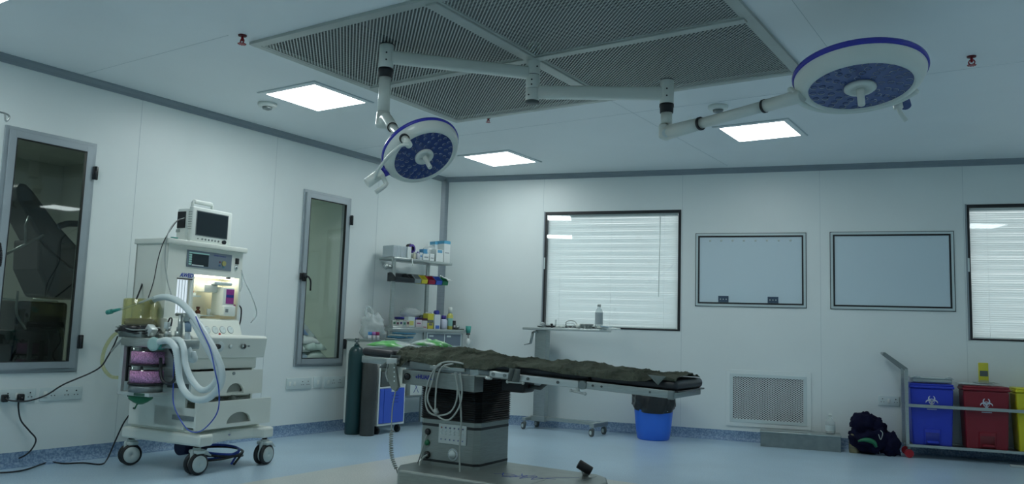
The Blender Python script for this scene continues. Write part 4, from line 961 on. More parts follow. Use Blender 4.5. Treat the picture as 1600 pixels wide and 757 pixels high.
m.box((U1 - d_, ra0, rz0), (U1 - d_ + 0.005, ra1, rz1)); m.box((U1 - d_, ra0 - 0.005, rz0), (U1 - 0.02, ra0, rz1)); m.box((U1 - d_, ra1, rz0), (U1 - 0.02, ra1 + 0.005, rz1)); m.box((U1 - d_, ra0, rz0 - 0.005), (U1 - 0.02, ra1, rz0)); m.box((U1 - d_, ra0, rz1), (U1 - 0.02, ra1, rz1 + 0.005))
m.build('recess', 'cream', am)
m = MB(); m.box((U1 - 0.10, ra0 + 0.03, rz1 - 0.012), (U1 - 0.03, ra1 - 0.03, rz1 - 0.003)); m.build('recess_lamp', emitter('recess_lamp_light', (1.0, 0.95, 0.78), 9.0), am)
# flow tubes
m = MB(); m.box((U1 - 0.05, fa0, fz0), (U1 - 0.046, fa1, fz1)); m.build('tube_backlight', emitter('tube_backlight', (0.70, 0.84, 0.92), 0.95), am)
for k in range(5):
    y = fa0 + 0.016 + k * 0.028; MB().cyl((U1 - 0.028, y, fz0 + 0.004), (U1 - 0.028, y, fz1 - 0.004), 0.0055, seg=12).build('flow_tube', 'clearcan', am)
    MB().cyl((U1 - 0.040, y + 0.014, fz0 + 0.004), (U1 - 0.040, y + 0.014, fz1 - 0.004), 0.0016, seg=6).build('tube_scale', 'cable', am)
MB().box((U1 - 0.004, fa0 - 0.006, fz1), (U1 + 0.003, fa1 + 0.004, fz1 + 0.009)).build('window_edge', 'black', am)
text('lettering', 'AWED', 0.044, 'blueink', am, basis((U1 + 0.001, 0.190, 1.503), (0, 1, 0), (0, 0, 1), (1, 0, 0)), 0.0005, 0.3, 0.0016)
# top slab
m = MB(); m.rbox((U0 - 0.01, V0 - 0.02, 1.742), (U1 + 0.03, V1 + 0.025, 1.785), 0.008); m.build('top_shelf', 'machine', am)
# display panel
m = MB(); m.box((U1 - 0.002, 0.180, 1.575), (U1 + 0.006, 0.655, 1.712)); dp = m.build('display_panel', 'greypanel', am, bevel=0.002)
y0 = 0.195; MB().box((U1 + 0.006, y0, 1.590), (U1 + 0.008, 0.400, 1.695)).build('screen', 'screen', dp)
MB().box((U1 + 0.008, y0, 1.686), (U1 + 0.0088, 0.405, 1.697)).build('screen_bar', 'screenmint', dp)
for k in range(5): MB().box((U1 + 0.008, y0, 1.592 + k * 0.0185), (U1 + 0.0088, y0 + 0.030, 1.607 + k * 0.0185)).build('screen_key', 'screenmint', dp)
MB().box((U1 + 0.008, y0 + 0.035, 1.588), (U1 + 0.0088, 0.350, 1.597)).build('screen_bar', 'plate', dp)
text('lettering', 'AWED Advance', 0.020, 'navyink', dp, basis((U1 + 0.0065, 0.52, 1.690), (0, 1, 0), (0, 0, 1), (1, 0, 0)), 0.0003)
MB().cyl((U1 + 0.006, 0.568, 1.632), (U1 + 0.012, 0.568, 1.632), 0.022, seg=24).build('dial_button', cm((0.32, 0.32, 0.12)), dp)
for (y, z, cc) in ((0.523, 1.640, (0.12, 0.05, 0.08)), (0.523, 1.612, (0.03, 0.1, 0.22)), (0.568, 1.600, (0.05, 0.2, 0.28))): MB().box((U1 + 0.006, y - 0.009, z - 0.007), (U1 + 0.009, y + 0.009, z + 0.007)).build('key', cm(cc), dp)
MB().rbox((U1 - 0.003, 0.700, 1.640), (U1 + 0.012, 0.735, 1.690), 0.003).build('power_switch', 'black', am)
q = mU(368.5, 419, U1); k_ = MB().lathe([(0.020, -0.002), (0.019, 0.005), (0.008, 0.006)], tuple(q), 20, (1, 0, 0)).build('key_lock', 'plate', am); MB().cyl(q + Vector((0.006, 0, 0)), q + Vector((0.014, 0, 0)), 0.006, seg=10).build('key_slot', 'black', k_)
# vaporiser hung in the recess
VU = U1 + 0.02
ya, yb = 0.575, 0.700
vp = MB().rbox((U1 - 0.12, ya, 1.195), (VU, yb, 1.432), 0.010).build('vaporiser', 'white', am)
MB().rbox((U1 - 0.16, 0.43, 1.385), (U1 - 0.05, ya, 1.450), 0.008).build('vaporiser_mount', 'white', am)
MB().rbox((U1 - 0.10, 0.50, 1.45), (U1 - 0.01, 0.70, 1.478), 0.01).build('vaporiser_dial', 'plate', am)
MB().box((VU, ya + 0.030, 1.295), (VU + 0.002, yb - 0.008, 1.418)).build('purple_label', cm((0.30, 0.035, 0.26)), vp)
MB().box((VU + 0.002, ya + 0.030, 1.348), (VU + 0.003, yb - 0.012, 1.372)).build('dark_label', 'navyink', vp)
MB().rbox((U1 - 0.02, ya - 0.002, 1.19), (VU + 0.022, yb + 0.005, 1.280), 0.012).build('filler_block', 'white', vp)
MB().box((VU + 0.022, ya + 0.012, 1.222), (VU + 0.024, ya + 0.042, 1.250)).build('gauge_window', 'steeldark', vp)
MB().cyl((U1 - 0.01, yb + 0.025, 1.262), (U1 - 0.01, yb + 0.025, 1.292), 0.017, seg=14).build('filler_cap', cm((0.22, 0.02, 0.12)), vp)
MB().cyl((U1 - 0.01, yb + 0.025, 1.215), (U1 - 0.01, yb + 0.025, 1.262), 0.013, seg=14).build('filler_neck', cm((0.45, 0.25, 0.36)), vp)
MB().box((U1 - 0.19, ra0, 1.340), (U1 - 0.05, ra0 + 0.13, 1.352)).build('small_shelf', 'plate', am)
MB().box((U1 - 0.19, ra0, 1.185), (U1 - 0.06, ra0 + 0.30, 1.192)).build('lower_shelf', 'plate', am)
MB().box((U1 - 0.02, 0.62, 1.506), (U1 + 0.004, 0.66, 1.519)).build('catch', 'black', am)
# things kept in the recess
def world(P): return MM @ Vector(P)
def mthing(name, label, cat, P, group=None): return thing(name, label, cat, world(P), MZ, group)
o = mthing('orange_pack', 'small orange and white pack on the little shelf inside the lit recess', 'pack', (U1 - 0.11, ra0 + 0.055, 1.352))
m = MB(); m.blob((0, 0, 0.030), (0.028, 0.045, 0.030), 12, 8, lambda d: 1 + 0.25 * noise.noise(d * 3)); m.build('pack', cm((0.55, 0.25, 0.13)), o)
m = MB(); m.rbox((-0.03, -0.048, 0), (0.032, 0.048, 0.022), 0.004); m.build('box', 'white', o)
o = mthing('medicine_bottle', 'small brown glass medicine bottle standing in the lit recess', 'bottle', (U1 - 0.07, ra0 + 0.125, 1.192))
MB().lathe([(0.02, 0), (0.021, 0.03), (0.011, 0.042), (0.010, 0.05)], seg=16).build('body', cm((0.08, 0.025, 0.012), 0.2), o); MB().cyl((0, 0, 0.05), (0, 0, 0.068), 0.015, seg=14).build('cap', cm((0.07, 0.02, 0.015)), o)
o = mthing('plastic_cup', 'clear small plastic cup next to the brown bottle in the lit recess', 'cup', (U1 - 0.075, ra0 + 0.245, 1.192)); MB().lathe([(0.014, 0), (0.02, 0.055), (0.018, 0.055), (0.012, 0.003)], seg=16, cap=False).build('body', 'plastic', o)
o = mthing('white_carton', 'plain white carton on the gauge panel in front of the lit recess', 'carton', (-0.475, 0.265, 1.155)); MB().rbox((-0.022, -0.055, 0), (0.022, 0.055, 0.045), 0.004).build('body', 'white', o)

# ---- absorber assembly on the near side
AV = -0.15
def av(px, py, v=AV): return mV(px, py, v)
m = MB(); m.rbox((-0.66, -0.24, 0.935), (-0.02, -0.06, 1.005), 0.01); ab = m.build('absorber_block', 'steel', am)
m = MB(); m.rbox((-0.60, -0.06, 0.955), (-0.45, 0.03, 0.985), 0.004); m.build('support_arm', 'steeldark', am)
m = MB(); m.box((-0.645, -0.245, 0.59), (-0.610, -0.215, 0.94)); m.box((-0.645, -0.085, 0.59), (-0.61, -0.055, 0.94)); m.box((-0.645, -0.245, 0.575), (-0.30, -0.055, 0.602)); m.build('canister_frame', 'steellight', am, bevel=0.003)
MB().box((-0.46, -0.247, 0.578), (-0.345, -0.2455, 0.598)).build('frame_label', cm((0.05, 0.14, 0.10)), am)
for z0_, z1_ in ((0.805, 0.928), (0.665, 0.785)):
    cx, cy = -0.455, -0.15
    can = MB().cyl((cx, cy, z0_), (cx, cy, z1_), 0.125, seg=40).build('canister', 'clearcan', am)
    MB().cyl((cx, cy, z0_ + 0.006), (cx, cy, z0_ + (z1_ - z0_) * 0.78), 0.118, seg=40).build('soda_lime', 'pinkgran', can)
    MB().cyl((cx, cy, z0_ - 0.008), (cx, cy, z0_ + 0.004), 0.128, seg=40).build('seal', 'black', can)
MB().cyl((-0.455, -0.15, 0.602), (-0.455, -0.15, 0.655), 0.12, seg=40).build('canister_base', 'steeldark', am)
m = MB(); m.lathe([(0.02, 0.505), (0.05, 0.52), (0.085, 0.545), (0.09, 0.575)], (-0.50, -0.15, 0), 24); m.tube([(-0.50, -0.17, 0.52), (-0.51, -0.19, 0.47)], 0.006, 6, 0); m.build('drain_cup', 'green', am)
# corrugated black tube left of the canisters
m = MB(); p = []; a, b = av(203, 542), av(199, 600); 
for i in range(61):
    t = i / 60; p.append(a.lerp(b, t))
m.tube(p, 0.02, 10, 0, lambda i, n: 0.024 if i % 2 else 0.018); m.build('corrugated_tube', 'black', am)
m = MB(); m.rbox(tuple(b + Vector((-0.025, -0.025, -0.05))), tuple(b + Vector((0.05, 0.025, 0.02))), 0.005); m.build('tube_fitting', 'plate', am)
m = MB(); c0 = av(205, 617); m.cyl(c0 + Vector((0, -0.02, 0)), c0 + Vector((0, 0.02, 0)), 0.022, seg=8); m.cyl(c0 + Vector((0, 0, 0.03)), c0 + Vector((0, 0, -0.03)), 0.01, seg=8); m.build('drain_knob', 'black', am)
# yellow bellows dome on a dark base with cables
dc = (-0.62, -0.12)
dome = MB().lathe([(0.128, 1.090), (0.125, 1.10), (0.125, 1.292), (0.115, 1.300), (0.02, 1.302), (0.02, 1.299), (0.113, 1.296), (0.121, 1.288), (0.121, 1.10)], (dc[0], dc[1], 0), 48, cap=False).build('bellows_dome', 'amber', am)
m = MB(); m.lathe([(0.05, 1.09), (0.10, 1.095), (0.11, 1.12), (0.095, 1.13), (0.11, 1.14), (0.06, 1.15)], (dc[0], dc[1], 0), 32); m.build('folded_bellows', 'cork', dome)
m = MB(); m.lathe([(0.14, 1.045), (0.145, 1.05), (0.145, 1.085), (0.135, 1.092), (0.02, 1.092)], (dc[0], dc[1], 0), 40); m.build('dome_base', 'blackgloss', am)
m = MB(); m.rbox((-0.72, -0.22, 1.0), (-0.47, -0.04, 1.05), 0.01); m.build('dome_seat', 'steeldark', am)
# bundle of cables lying round the dome base
for k in range(9):
    rr = 0.150 + 0.012 * (k % 4); z = 1.035 + 0.012 * (k // 2); a0 = 2.0 + 0.3 * k
    m = MB(); m.tube([(dc[0] + rr * math.cos(a0 + t * 0.55) * (1 + 0.05 * math.sin(t * 2 + k)), dc[1] + rr * 0.75 * math.sin(a0 + t * 0.55), z + 0.012 * math.sin(t * 1.7 + k)) for t in range(8)], 0.005, 6, 5)
    m.build('sensor_cable', ('blackcable', 'cable', 'blackcable')[k % 3], am)
m = MB(); m.tube([av(226, 513), av(212, 512), av(197, 525), av(184, 537), av(174, 550)], 0.007, 7); m.tube([av(228, 520), av(208, 522), av(192, 531), av(180, 543)], 0.006, 7); m.build('sensor_cable', 'cable', am)
# sensor block, valves
m = MB(); q = av(236, 517); m.rbox(tuple(q + Vector((-0.035, -0.03, -0.035))), tuple(q + Vector((0.035, 0.03, 0.035))), 0.006, 2, Matrix.Translation(q) @ Matrix.Rotation(0.6, 4, 'Y') @ Matrix.Translation(-q)); m.build('sensor_block', 'steellight', am)
for px in (262, 279):
    q = av(px, 522); m = MB(); m.cyl(q + Vector((0, 0, -0.03)), q + Vector((0, 0, 0.02)), 0.028, seg=18); m.cyl(q + Vector((0, 0, 0.02)), q + Vector((0, 0, 0.05)), 0.018, seg=16); m.build('valve', 'steel', am)
q = av(262, 510); m = MB(); m.rbox(tuple(q + Vector((-0.02, -0.02, -0.02))), tuple(q + Vector((0.02, 0.02, 0.03))), 0.004); m.build('sensor_plug', 'plate', am)
m = MB(); m.tube([q + Vector((0.0, 0, 0.03)), q + Vector((0.02, 0, 0.06)), q + Vector((0.04, 0, 0.05)), q + Vector((0.035, 0, 0.0))], 0.006, 6); m.build('plug_loop', 'blackcable', am)
# Y shaped metal post with blue grey hose adapter
a, b = av(281, 527), av(283, 493); m = MB(); m.cyl(a, b, 0.019, seg=16); m.cyl(b + Vector((-0.05, 0, 0.005)), b + Vector((0.08, 0, 0.005)), 0.012, seg=12); m.build('bag_post', 'steel', am)
a, b = av(294, 491), av(294, 503); m = MB(); m.cyl(a, b, 0.034, seg=20); m.build('bag_elbow', 'steel', am); MB().cyl(b, av(294, 519), 0.026, 0.022, seg=18).build('hose_adapter', cm((0.22, 0.33, 0.45)), am)
m = MB(); m.tube([av(293, 520), av(293, 540), av(296, 556), av(303, 562), av(302, 550)], 0.022, 12, 6, lambda i, n: 0.018 + 0.012 * math.sin(PI * i / n)); m.build('breathing_bag', 'hose', am)
# hose ports
for (px, py) in ((246, 538),):
    q = mV(px, py, -0.24); m = MB(); m.cyl(q + Vector((0, 0.04, 0)), q + Vector((0.012, -0.04, 0)), 0.046, 0.040, seg=24); m.build('hose_port', 'teal', am); m = MB(); m.lathe([(0.047, 0), (0.052, 0.01), (0.047, 0.02), (0.03, 0.02)], tuple(q + Vector((0.010, -0.035, 0))), 24, (0.2, -1, 0)); m.build('port_ring', cm((0.35, 0.55, 0.53)), am)
for px in (238, 262): 
    q = mV(px, 535, -0.245); MB().cyl(q + Vector((0, 0.01, 0)), q + Vector((0, -0.012, 0)), 0.016, seg=16).build('cap_nut', 'steellight', am)
m = MB(); m.tube([mV(251, 560, -0.18), mV(252, 590, -0.2), mV(262, 600, -0.2), mV(273, 592, -0.2), mV(273, 560, -0.16), mV(266, 545, -0.15)], 0.012, 8); m.build('black_hose', 'blackcable', am)

# ---- corrugated breathing hoses
def hose(pts, r, mm='hose'):
    P = catmull(pts, 14); out = []; acc = 0.0
    for a, b in zip(P, P[1:]):
        n = max(1, int((b - a).length / 0.0055))
        for k in range(n): out.append(a.lerp(b, k / n))
    out.append(P[-1]); q = MB(); q.tube(out, r, 14, 0, lambda i, n: r * (1.0 if i % 2 else 0.90)); return q
def hpnt(px, py, v): return mV(px, py, v)
h1_ = hose([hpnt(249, 534, -0.28), hpnt(263, 533, -0.31), hpnt(274, 545, -0.33), hpnt(278, 570, -0.33), hpnt(281, 595, -0.33), hpnt(289, 613, -0.34), hpnt(303, 624, -0.36), hpnt(322, 624, -0.38), hpnt(338, 612, -0.40), hpnt(346, 596, -0.40), hpnt(346, 578, -0.40), hpnt(338, 555, -0.40), hpnt(325, 530, -0.38), hpnt(311, 508, -0.36), hpnt(297, 488, -0.33), hpnt(280, 472, -0.25), hpnt(262, 465, -0.18), hpnt(247, 466, -0.12), hpnt(237, 471, -0.08)], 0.0245)
ho1 = h1_.build('breathing_hose', 'hose')
h2_ = hose([hpnt(266, 532, -0.20), hpnt(280, 532, -0.26), hpnt(287, 545, -0.30), hpnt(290, 570, -0.32), hpnt(300, 594, -0.33), hpnt(315, 610, -0.34), hpnt(330, 605, -0.34), hpnt(340, 590, -0.34), hpnt(336, 568, -0.34), hpnt(324, 545, -0.34), hpnt(312, 522, -0.33), hpnt(300, 500, -0.32)], 0.0225)
ho2 = h2_.build('breathing_hose', 'hose')
for o, lb in ((ho1, 'white corrugated breathing hose, the outer loop that also arches over to the yellow dome'), (ho2, 'white corrugated breathing hose forming the inner loop in front of the open drawers')):
    o.matrix_world = MM; tag(o, lb, 'hose', None)
tl2 = MB(); tl2.tube([hpnt(306, 495, -0.37), hpnt(314, 515, -0.41), hpnt(328, 545, -0.43), hpnt(336, 580, -0.44), hpnt(342, 610, -0.42), hpnt(341, 640, -0.40), hpnt(330, 660, -0.38), hpnt(312, 675, -0.33), hpnt(295, 673, -0.30), hpnt(281, 655, -0.26), hpnt(271, 630, -0.22), hpnt(271, 595, -0.20), hpnt(272, 560, -0.2)], 0.0042, 6)
o = tl2.build('sampling_line', 'bluecable'); o.matrix_world = MM; tag(o, 'thin blue sampling line dangling below the white hose loops', 'tube')
# loose tube with green connector
q = MB(); q.tube([hpnt(187, 484, -0.25), hpnt(200, 480, -0.2), hpnt(222, 472, -0.2), hpnt(240, 465, -0.16)], 0.009, 8); o = q.build('airway_tube', 'plastic'); o.matrix_world = MM; tag(o, 'clear tube with green end fitting sticking out left of the yellow dome', 'tube')
q = MB(); a, b, c_, d_ = hpnt(168, 488.5, -0.27), hpnt(175, 487, -0.27), hpnt(178, 486, -0.26), hpnt(188, 483.5, -0.25); q.cyl(a, b, 0.019, 0.018, seg=14); q.build('green_connector', 'teal', o); q = MB(); q.cyl(c_, d_, 0.014, 0.010, seg=14); q.build('green_collar', 'teal', o); q = MB(); q.cyl(b, c_, 0.011, seg=12); q.build('connector_neck', 'teal', o)
# translucent yellow tube loop left of the absorber
q = MB(); q.tube([hpnt(196, 516, -0.1), hpnt(178, 524, -0.1), hpnt(164, 545, -0.1), hpnt(160, 570, -0.1), hpnt(172, 588, -0.1), hpnt(190, 590, -0.1), hpnt(205, 585, -0.1)], 0.014, 10); q.build('drain_tube', 'amber', am)
# clear tubing on the far side of the cabinet
q = MB(); q.tube([mU(377, 422, -0.5), mU(382, 440, -0.5), mU(392, 460, -0.5), mU(401, 490, -0.55), mU(392, 505, -0.6)], 0.005, 6); q.tube([mU(377, 425, -0.5), mU(378, 445, -0.5), mU(375, 456, -.5)], 0.004, 6); q.build('clear_tubing', 'plastic', am)
q = MB(); q.tube([mU(374, 478, -0.5), mU(377, 484, -0.5), mU(376, 500, -0.5), mU(373, 512, -0.5)], 0.006, 6); q.build('side_cord', 'blackcable', am)
# dark blue tank and coils of hose under the machine
m = MB(); m.cyl((-0.62, 0.36, 0.12), (-0.62, 0.60, 0.12), 0.065, seg=24); m.build('air_tank', cm((0.02, 0.03, 0.09)), am)
m = MB(); m.cyl((-0.62, 0.40, 0.17), (-0.62, 0.40, 0.22), 0.01, seg=8); m.cyl((-0.62, 0.56, 0.17), (-0.62, 0.56, 0.22), 0.01, seg=8); m.build('tank_bracket', 'steeldark', am)
for (mm, r0, zz, nm, lb) in (('bluecable', 0.17, 0.13, 'gas_hose', 'bright blue gas hose coiled under the far end of the anaesthesia machine'), ('blackcable', 0.20, 0.11, 'gas_hose', 'black gas hose coiled under the machine beside the blue one')):
    q = MB(); pts = []
    for k in range(34):
        t = k * 0.55; pts.append((-0.34 + (r0 + 0.008 * math.sin(k)) * math.cos(t) * 0.9, 0.50 + r0 * math.sin(t), 0.02 + (zz - 0.02) * (0.6 + 0.4 * math.sin(t * 0.5)) if k not in (0,) else 0.012))
    q.tube(pts, 0.009, 8, 5); o = q.build(nm, mm); o.matrix_world = MM; tag(o, lb, 'hose')

# ---- patient monitor on top
mo = thing('patient_monitor', 'white portable patient monitor with dark screen and carry handle on top of the machine', 'monitor', world((-0.52, 0.14, 1.785)), MZ)
W = 0.43
m = MB(); m.rbox((-0.045, 0.085, 0.0), (0.0, 0.085 + W, 0.292), 0.012, 3); m.rbox((-0.17, 0.075, 0.0), (-0.04, 0.065 + W, 0.275), 0.02, 3); m.build('body', 'white', mo)
m = MB(); m.box((0.0, 0.125, 0.055), (0.002, 0.085 + W - 0.045, 0.262)); m.build('bezel', 'steeldark', mo)
m = MB(); m.box((0.002, 0.133, 0.062), (0.004, 0.085 + W - 0.053, 0.255)); m.build('screen', 'screen', mo)
for k, dy in enumerate((0.07, 0.115, 0.150, 0.185, 0.220, 0.255, 0.29)): MB().cyl((0, 0.085 + dy, 0.030), (0.005, 0.085 + dy, 0.030), 0.008 if k else 0.005, seg=12).build('button', 'steeldark', mo)
MB().cyl((0, 0.085 + 0.345, 0.028), (0.018, 0.085 + 0.345, 0.028), 0.017, seg=16).build('knob', 'blackgloss', mo)
m = MB(); m.tube([(-0.08, 0.15, 0.27), (-0.08, 0.15, 0.335), (-0.08, 0.165, 0.350), (-0.08, 0.34, 0.350), (-0.08, 0.355, 0.335), (-0.08, 0.355, 0.27)], 0.012, 10, 0); m.rbox((-0.10, 0.155, 0.325), (-0.06, 0.35, 0.36), 0.012); m.build('carry_handle', 'white', mo)
m = MB(); m.box((-0.150, 0.066, 0.11), (-0.065, 0.0755, 0.245)); m.build('side_recess', 'black', mo)
m = MB(); m.box((-0.160, 0.068, 0.075), (-0.12, 0.0752, 0.10)); m.build('side_label', 'cable', mo)
for k in range(8): MB().box((-0.045, 0.083, 0.10 + k * 0.02), (-0.005, 0.0855, 0.106 + k * 0.02)).build('vent_slot', 'cable', mo)
# leads from the monitor down to the dome
def pV(px, py, v): return world(mV(px, py, v))
q = MB(); q.tube([pV(288, 343, 0.20), pV(278, 345, 0.1), pV(266, 360, 0.0), pV(255, 380, -0.03), pV(247, 405, -0.04), pV(240, 440, -0.1), pV(231, 468, -0.12)], 0.004, 6); tag(q.build('monitor_lead', 'blackcable'), 'thin dark lead falling from the monitor side to the yellow dome', 'cable')
q = MB(); q.tube([pV(288, 341, 0.20), pV(276, 346, 0.1), pV(266, 358, 0.0), pV(260, 375, -0.03), pV(258, 410, -0.03), pV(262, 440, -0.04), pV(268, 463, -0.05)], 0.005, 6); tag(q.build('monitor_lead', 'cable'), 'grey lead hanging in a long curve down the side of the machine', 'cable')
q = MB(); q.tube([pV(225, 430, 0.05), pV(222, 445, 0.0), pV(213, 468, -0.1)], 0.007, 6); tag(q.build('mains_lead', 'blackcable'), 'short black lead from the cabinet back to the yellow dome', 'cable')
tag(MB(MM).rbox((-0.50, 0.005, 1.785), (-0.47, 0.055, 1.795), 0.003).build('green_clip', 'teal'), 'tiny green clip lying on the front edge of the machine top', 'clip')

# ================================================================ CABLES AND PLUGS ON THE LEFT WALL
def plug(name, y, z, label, pts, r=0.006):
    o = thing(name, label, 'power cable', (LX + 0.016, y, z), 0)
    m = MB(); m.rbox((0, -0.024, -0.03), (0.035, 0.024, 0.026), 0.01); m.cyl((0.03, 0, 0.0), (0.05, 0, -0.01), 0.014, 0.010, seg=12); m.build('plug', 'blackgloss', o)
    q = MB(); q.tube([Vector(p) - o.location for p in pts], r, 8); q.build('cord', 'blackcable', o)
    return o
yz = hit(29, 621, (1, 0, 0), LX)
def wl_(px, py, out): return hit(px, py, (1, 0, 0), LX + out)
def fl_(px, py, z=0.008): return hit(px, py, (0, 0, 1), z)
plug('power_plug', yz.y, yz.z, 'black plug on the left socket plate with cable drooping down to the floor', [wl_(29, 624, 0.06), wl_(29, 640, 0.07), wl_(33, 658, 0.08), wl_(46, 674, 0.09), wl_(56, 687, 0.09), wl_(50, 702, 0.09), wl_(36, 714, 0.08), fl_(12, 722), fl_(-10, 729)])
yz = hit(4, 622, (1, 0, 0), LX)
plug('power_plug', yz.y, yz.z, 'black plug at the left edge whose cable rises to the machine absorber', [wl_(8, 624, 0.06), wl_(20, 627, 0.09), wl_(44, 627, 0.13), wl_(72, 618, 0.16), wl_(100, 601, 0.22), wl_(140, 584, 0.30), wl_(158, 573, 0.36), wl_(167, 560, 0.42), pV(178, 540, -0.1), pV(184, 526, -0.1)])
q = MB(); q.tube([fl_(-12, 740), fl_(20, 738), fl_(42, 734), fl_(76, 723), fl_(100, 725), fl_(130, 724), fl_(158, 726), fl_(168, 717), wl_(180, 690, 0.15), wl_(193, 662, 0.20), wl_(205, 645, 0.3), pV(209, 638, 0.0)], 0.006, 8)
tag(q.build('floor_cable', 'blackcable'), 'black cable running along the skirting and up to the machine back', 'cable')
# hooked IV stand at the left edge
P = fl_(-40, 745); o = thing('drip_stand', 'metal drip stand outside the left edge with one ring hook in view', 'drip stand', (-5.9, 2.50, 0))
q = hit(-14, 174, (1, 0, 0), -5.9); yy = q.y
m = MB(); m.cyl((0, 0, 0.04), (0, 0, 2.33), 0.012, seg=14); m.build('pole', 'steeldark', o)
for k in range(4):
    t = k * PI / 2 + 0.4
    m = MB(); m.tube([(0, 0, 0.10), (0.25 * math.cos(t), 0.25 * math.sin(t), 0.06)], 0.012, 8, 0); m.cyl((0.25 * math.cos(t), 0.25 * math.sin(t), 0.0), (0.25 * math.cos(t), 0.25 * math.sin(t), 0.05), 0.025, seg=12); m.build('foot', 'steeldark', o)
def ds(px, py): return hit(px, py, (1, 0, 0), -5.9) - o.location
m = MB(); e0 = ds(2, 175); m.tube([(0, 0, 2.33), (0, e0.y * 0.5, e0.z + 0.03), ds(-2, 174), ds(7, 177), ds(13, 180), ds(14.5, 184), ds(11, 189), ds(8.5, 188), ds(8, 180), ds(7.5, 178)], 0.006, 8); m.build('hook', 'steeldark', o)
m = MB(); pts = []
for i in range(60):
    t = i / 59; c_ = ds(-2 + 2 * math.sin(t * 3), 380 + 36 * t); pts.append(c_ + Vector((0.012 * math.cos(i * 1.4), 0.012 * math.sin(i * 1.4), 0)))
m.tube(pts, 0.005, 6, 2); m.tube([ds(-2, 380), (0, 0, e0.z - 0.1)], 0.004, 6, 0); m.build('coiled_lead', 'blackcable', o)
# ================================================================ CORNER: white cabinet, gas bottles, steel rack
cab = thing('storage_cabinet', 'white wheeled cabinet with blue door and steel top beside the narrow window', 'cabinet', (-6.0, 6.54, 0), 0)
m = MB(); m.box((-0.50, 0, 0.09), (0, 0.02, 0.985)); m.box((-0.50, 0.41, 0.09), (0, 0.43, 0.985)); m.box((-0.50, 0.02, 0.09), (-0.48, 0.41, 0.985)); m.box((-0.48, 0.02, 0.09), (0, 0.41, 0.11)); m.box((-0.48, 0.02, 0.485), (0, 0.41, 0.50)); m.box((-0.48, 0.02, 0.86), (0, 0.41, 0.985))
m.build('body', 'white', cab)
MB().box((-0.51, -0.012, 0.985), (0.012, 0.442, 1.0)).build('top', 'steel', cab)
dr0 = MB().box((-0.004, 0.085, 0.115), (0.012, 0.405, 0.482)).build('door', 'doorblue', cab, bevel=0.003)
MB().box((-0.004, 0.022, 0.115), (0.010, 0.078, 0.482)).build('side_strip', 'doorblue', cab, bevel=0.002)
for k in range(3): MB().box((0.012, 0.20, 0.400 - k * 0.035), (0.014, 0.31, 0.405 - k * 0.035)).build('groove', 'navyink', dr0)
MB().box((0.012, 0.19, 0.445), (0.016, 0.27, 0.472)).build('label_holder', 'plate', dr0)
for x in (-0.44, -0.05):
    for y in (0.05, 0.38):
        c_ = MB(); c_.cyl((x, y - 0.015, 0.035), (x, y + 0.015, 0.035), 0.035, seg=18); c_.rbox((x - 0.015, y - 0.02, 0.05), (x + 0.015, y + 0.02, 0.092), 0.004); c_.build('caster', 'black', cab)
tag(MB().rbox((-6.15, 6.60, 0.500), (-6.02, 6.78, 0.66), 0.01).build('dark_case', 'wheel'), 'dark case on the open shelf of the white cabinet', 'case')
tag(MB().blob((-6.09, 6.87, 0.545), (0.06, 0.07, 0.045), 12, 8, lambda d: 1 + 0.3 * noise.noise(d * 2.5)).build('white_pack', 'white'), 'crumpled white pack on the open shelf just above the blue door', 'pack')
def gas(name, x, y, r, h, mm, label, valve=True):
    o = thing(name, label, 'gas cylinder', (x, y, 0), 0)
    MB().lathe([(r * 0.94, 0), (r, 0.015), (r, h - r * 1.1), (r * 0.93, h - r * 0.6), (r * 0.72, h - r * 0.2), (r * 0.42, h)], seg=32).build('body', mm, o)
    MB().cyl((0, 0, h - 0.002), (0, 0, h + 0.03), r * 0.38, r * 0.28, seg=16).build('neck', 'greenmetal' if valve else mm, o)
    m = MB(); m.cyl((0, 0, h + 0.03), (0, 0, h + 0.075), 0.014, seg=12); m.cyl((0, -0.03, h + 0.05), (0, 0.03, h + 0.05), 0.009, seg=10); m.cyl((0, 0, h + 0.075), (0, 0, h + 0.088), 0.022, seg=8); m.build('valve', 'steeldark', o)
gas('gas_cylinder', -6.235, 6.42, 0.083, 0.925, 'greenmetal', 'dark green gas cylinder standing in front of the white cabinet')
gas('gas_cylinder', -6.055, 6.45, 0.078, 0.80, 'brownmetal', 'dull dark brown gas cylinder to the right of the green one', False)

RO = Vector((-6.25, 7.10, 0)); RZ = math.radians(80)
RM = Matrix.Translation(RO) @ Matrix.Rotation(RZ, 4, 'Z'); RMI = RM.inverted(); rn = RM.to_3x3() @ Vector((0, 1, 0))
def rk(px, py, yl=0.0): return RMI @ hit(px, py, rn, rn.dot(RO) + yl)
rack = thing('steel_rack', 'stainless steel wall rack in the corner with top shelf, bin rail and drawers', 'rack', RO, RZ)
m = MB()
for (x, y) in ((-0.095, 0.03), (0.60, 0.24)):
    q = MB(); q.box((x - 0.022, y - 0.015, 1.12 if x > 0 else 0.05), (x + 0.022, y + 0.015, 1.925)); q.build('upright', 'steel', rack, bevel=0.003)
for (x, y) in ((0.40, 0.02), (1.0, 0.02), (1.0, 0.28)): MB().box((x - 0.018, y - 0.015, 0.05), (x + 0.018, y + 0.015, 1.09)).build('upright', 'steel', rack, bevel=0.003)
MB().rbox((-0.115, 0.0, 1.915), (0.785, 0.28, 1.947), 0.006, 2).build('top_shelf', 'steel', rack)
MB().box((-0.09, 0.10, 1.675), (0.74, 0.115, 1.775)).build('bin_rail', 'steeldark', rack)
MB().rbox((-0.115, -0.03, 1.095), (1.03, 0.28, 1.135), 0.005, 2).build('counter', 'steel', rack)
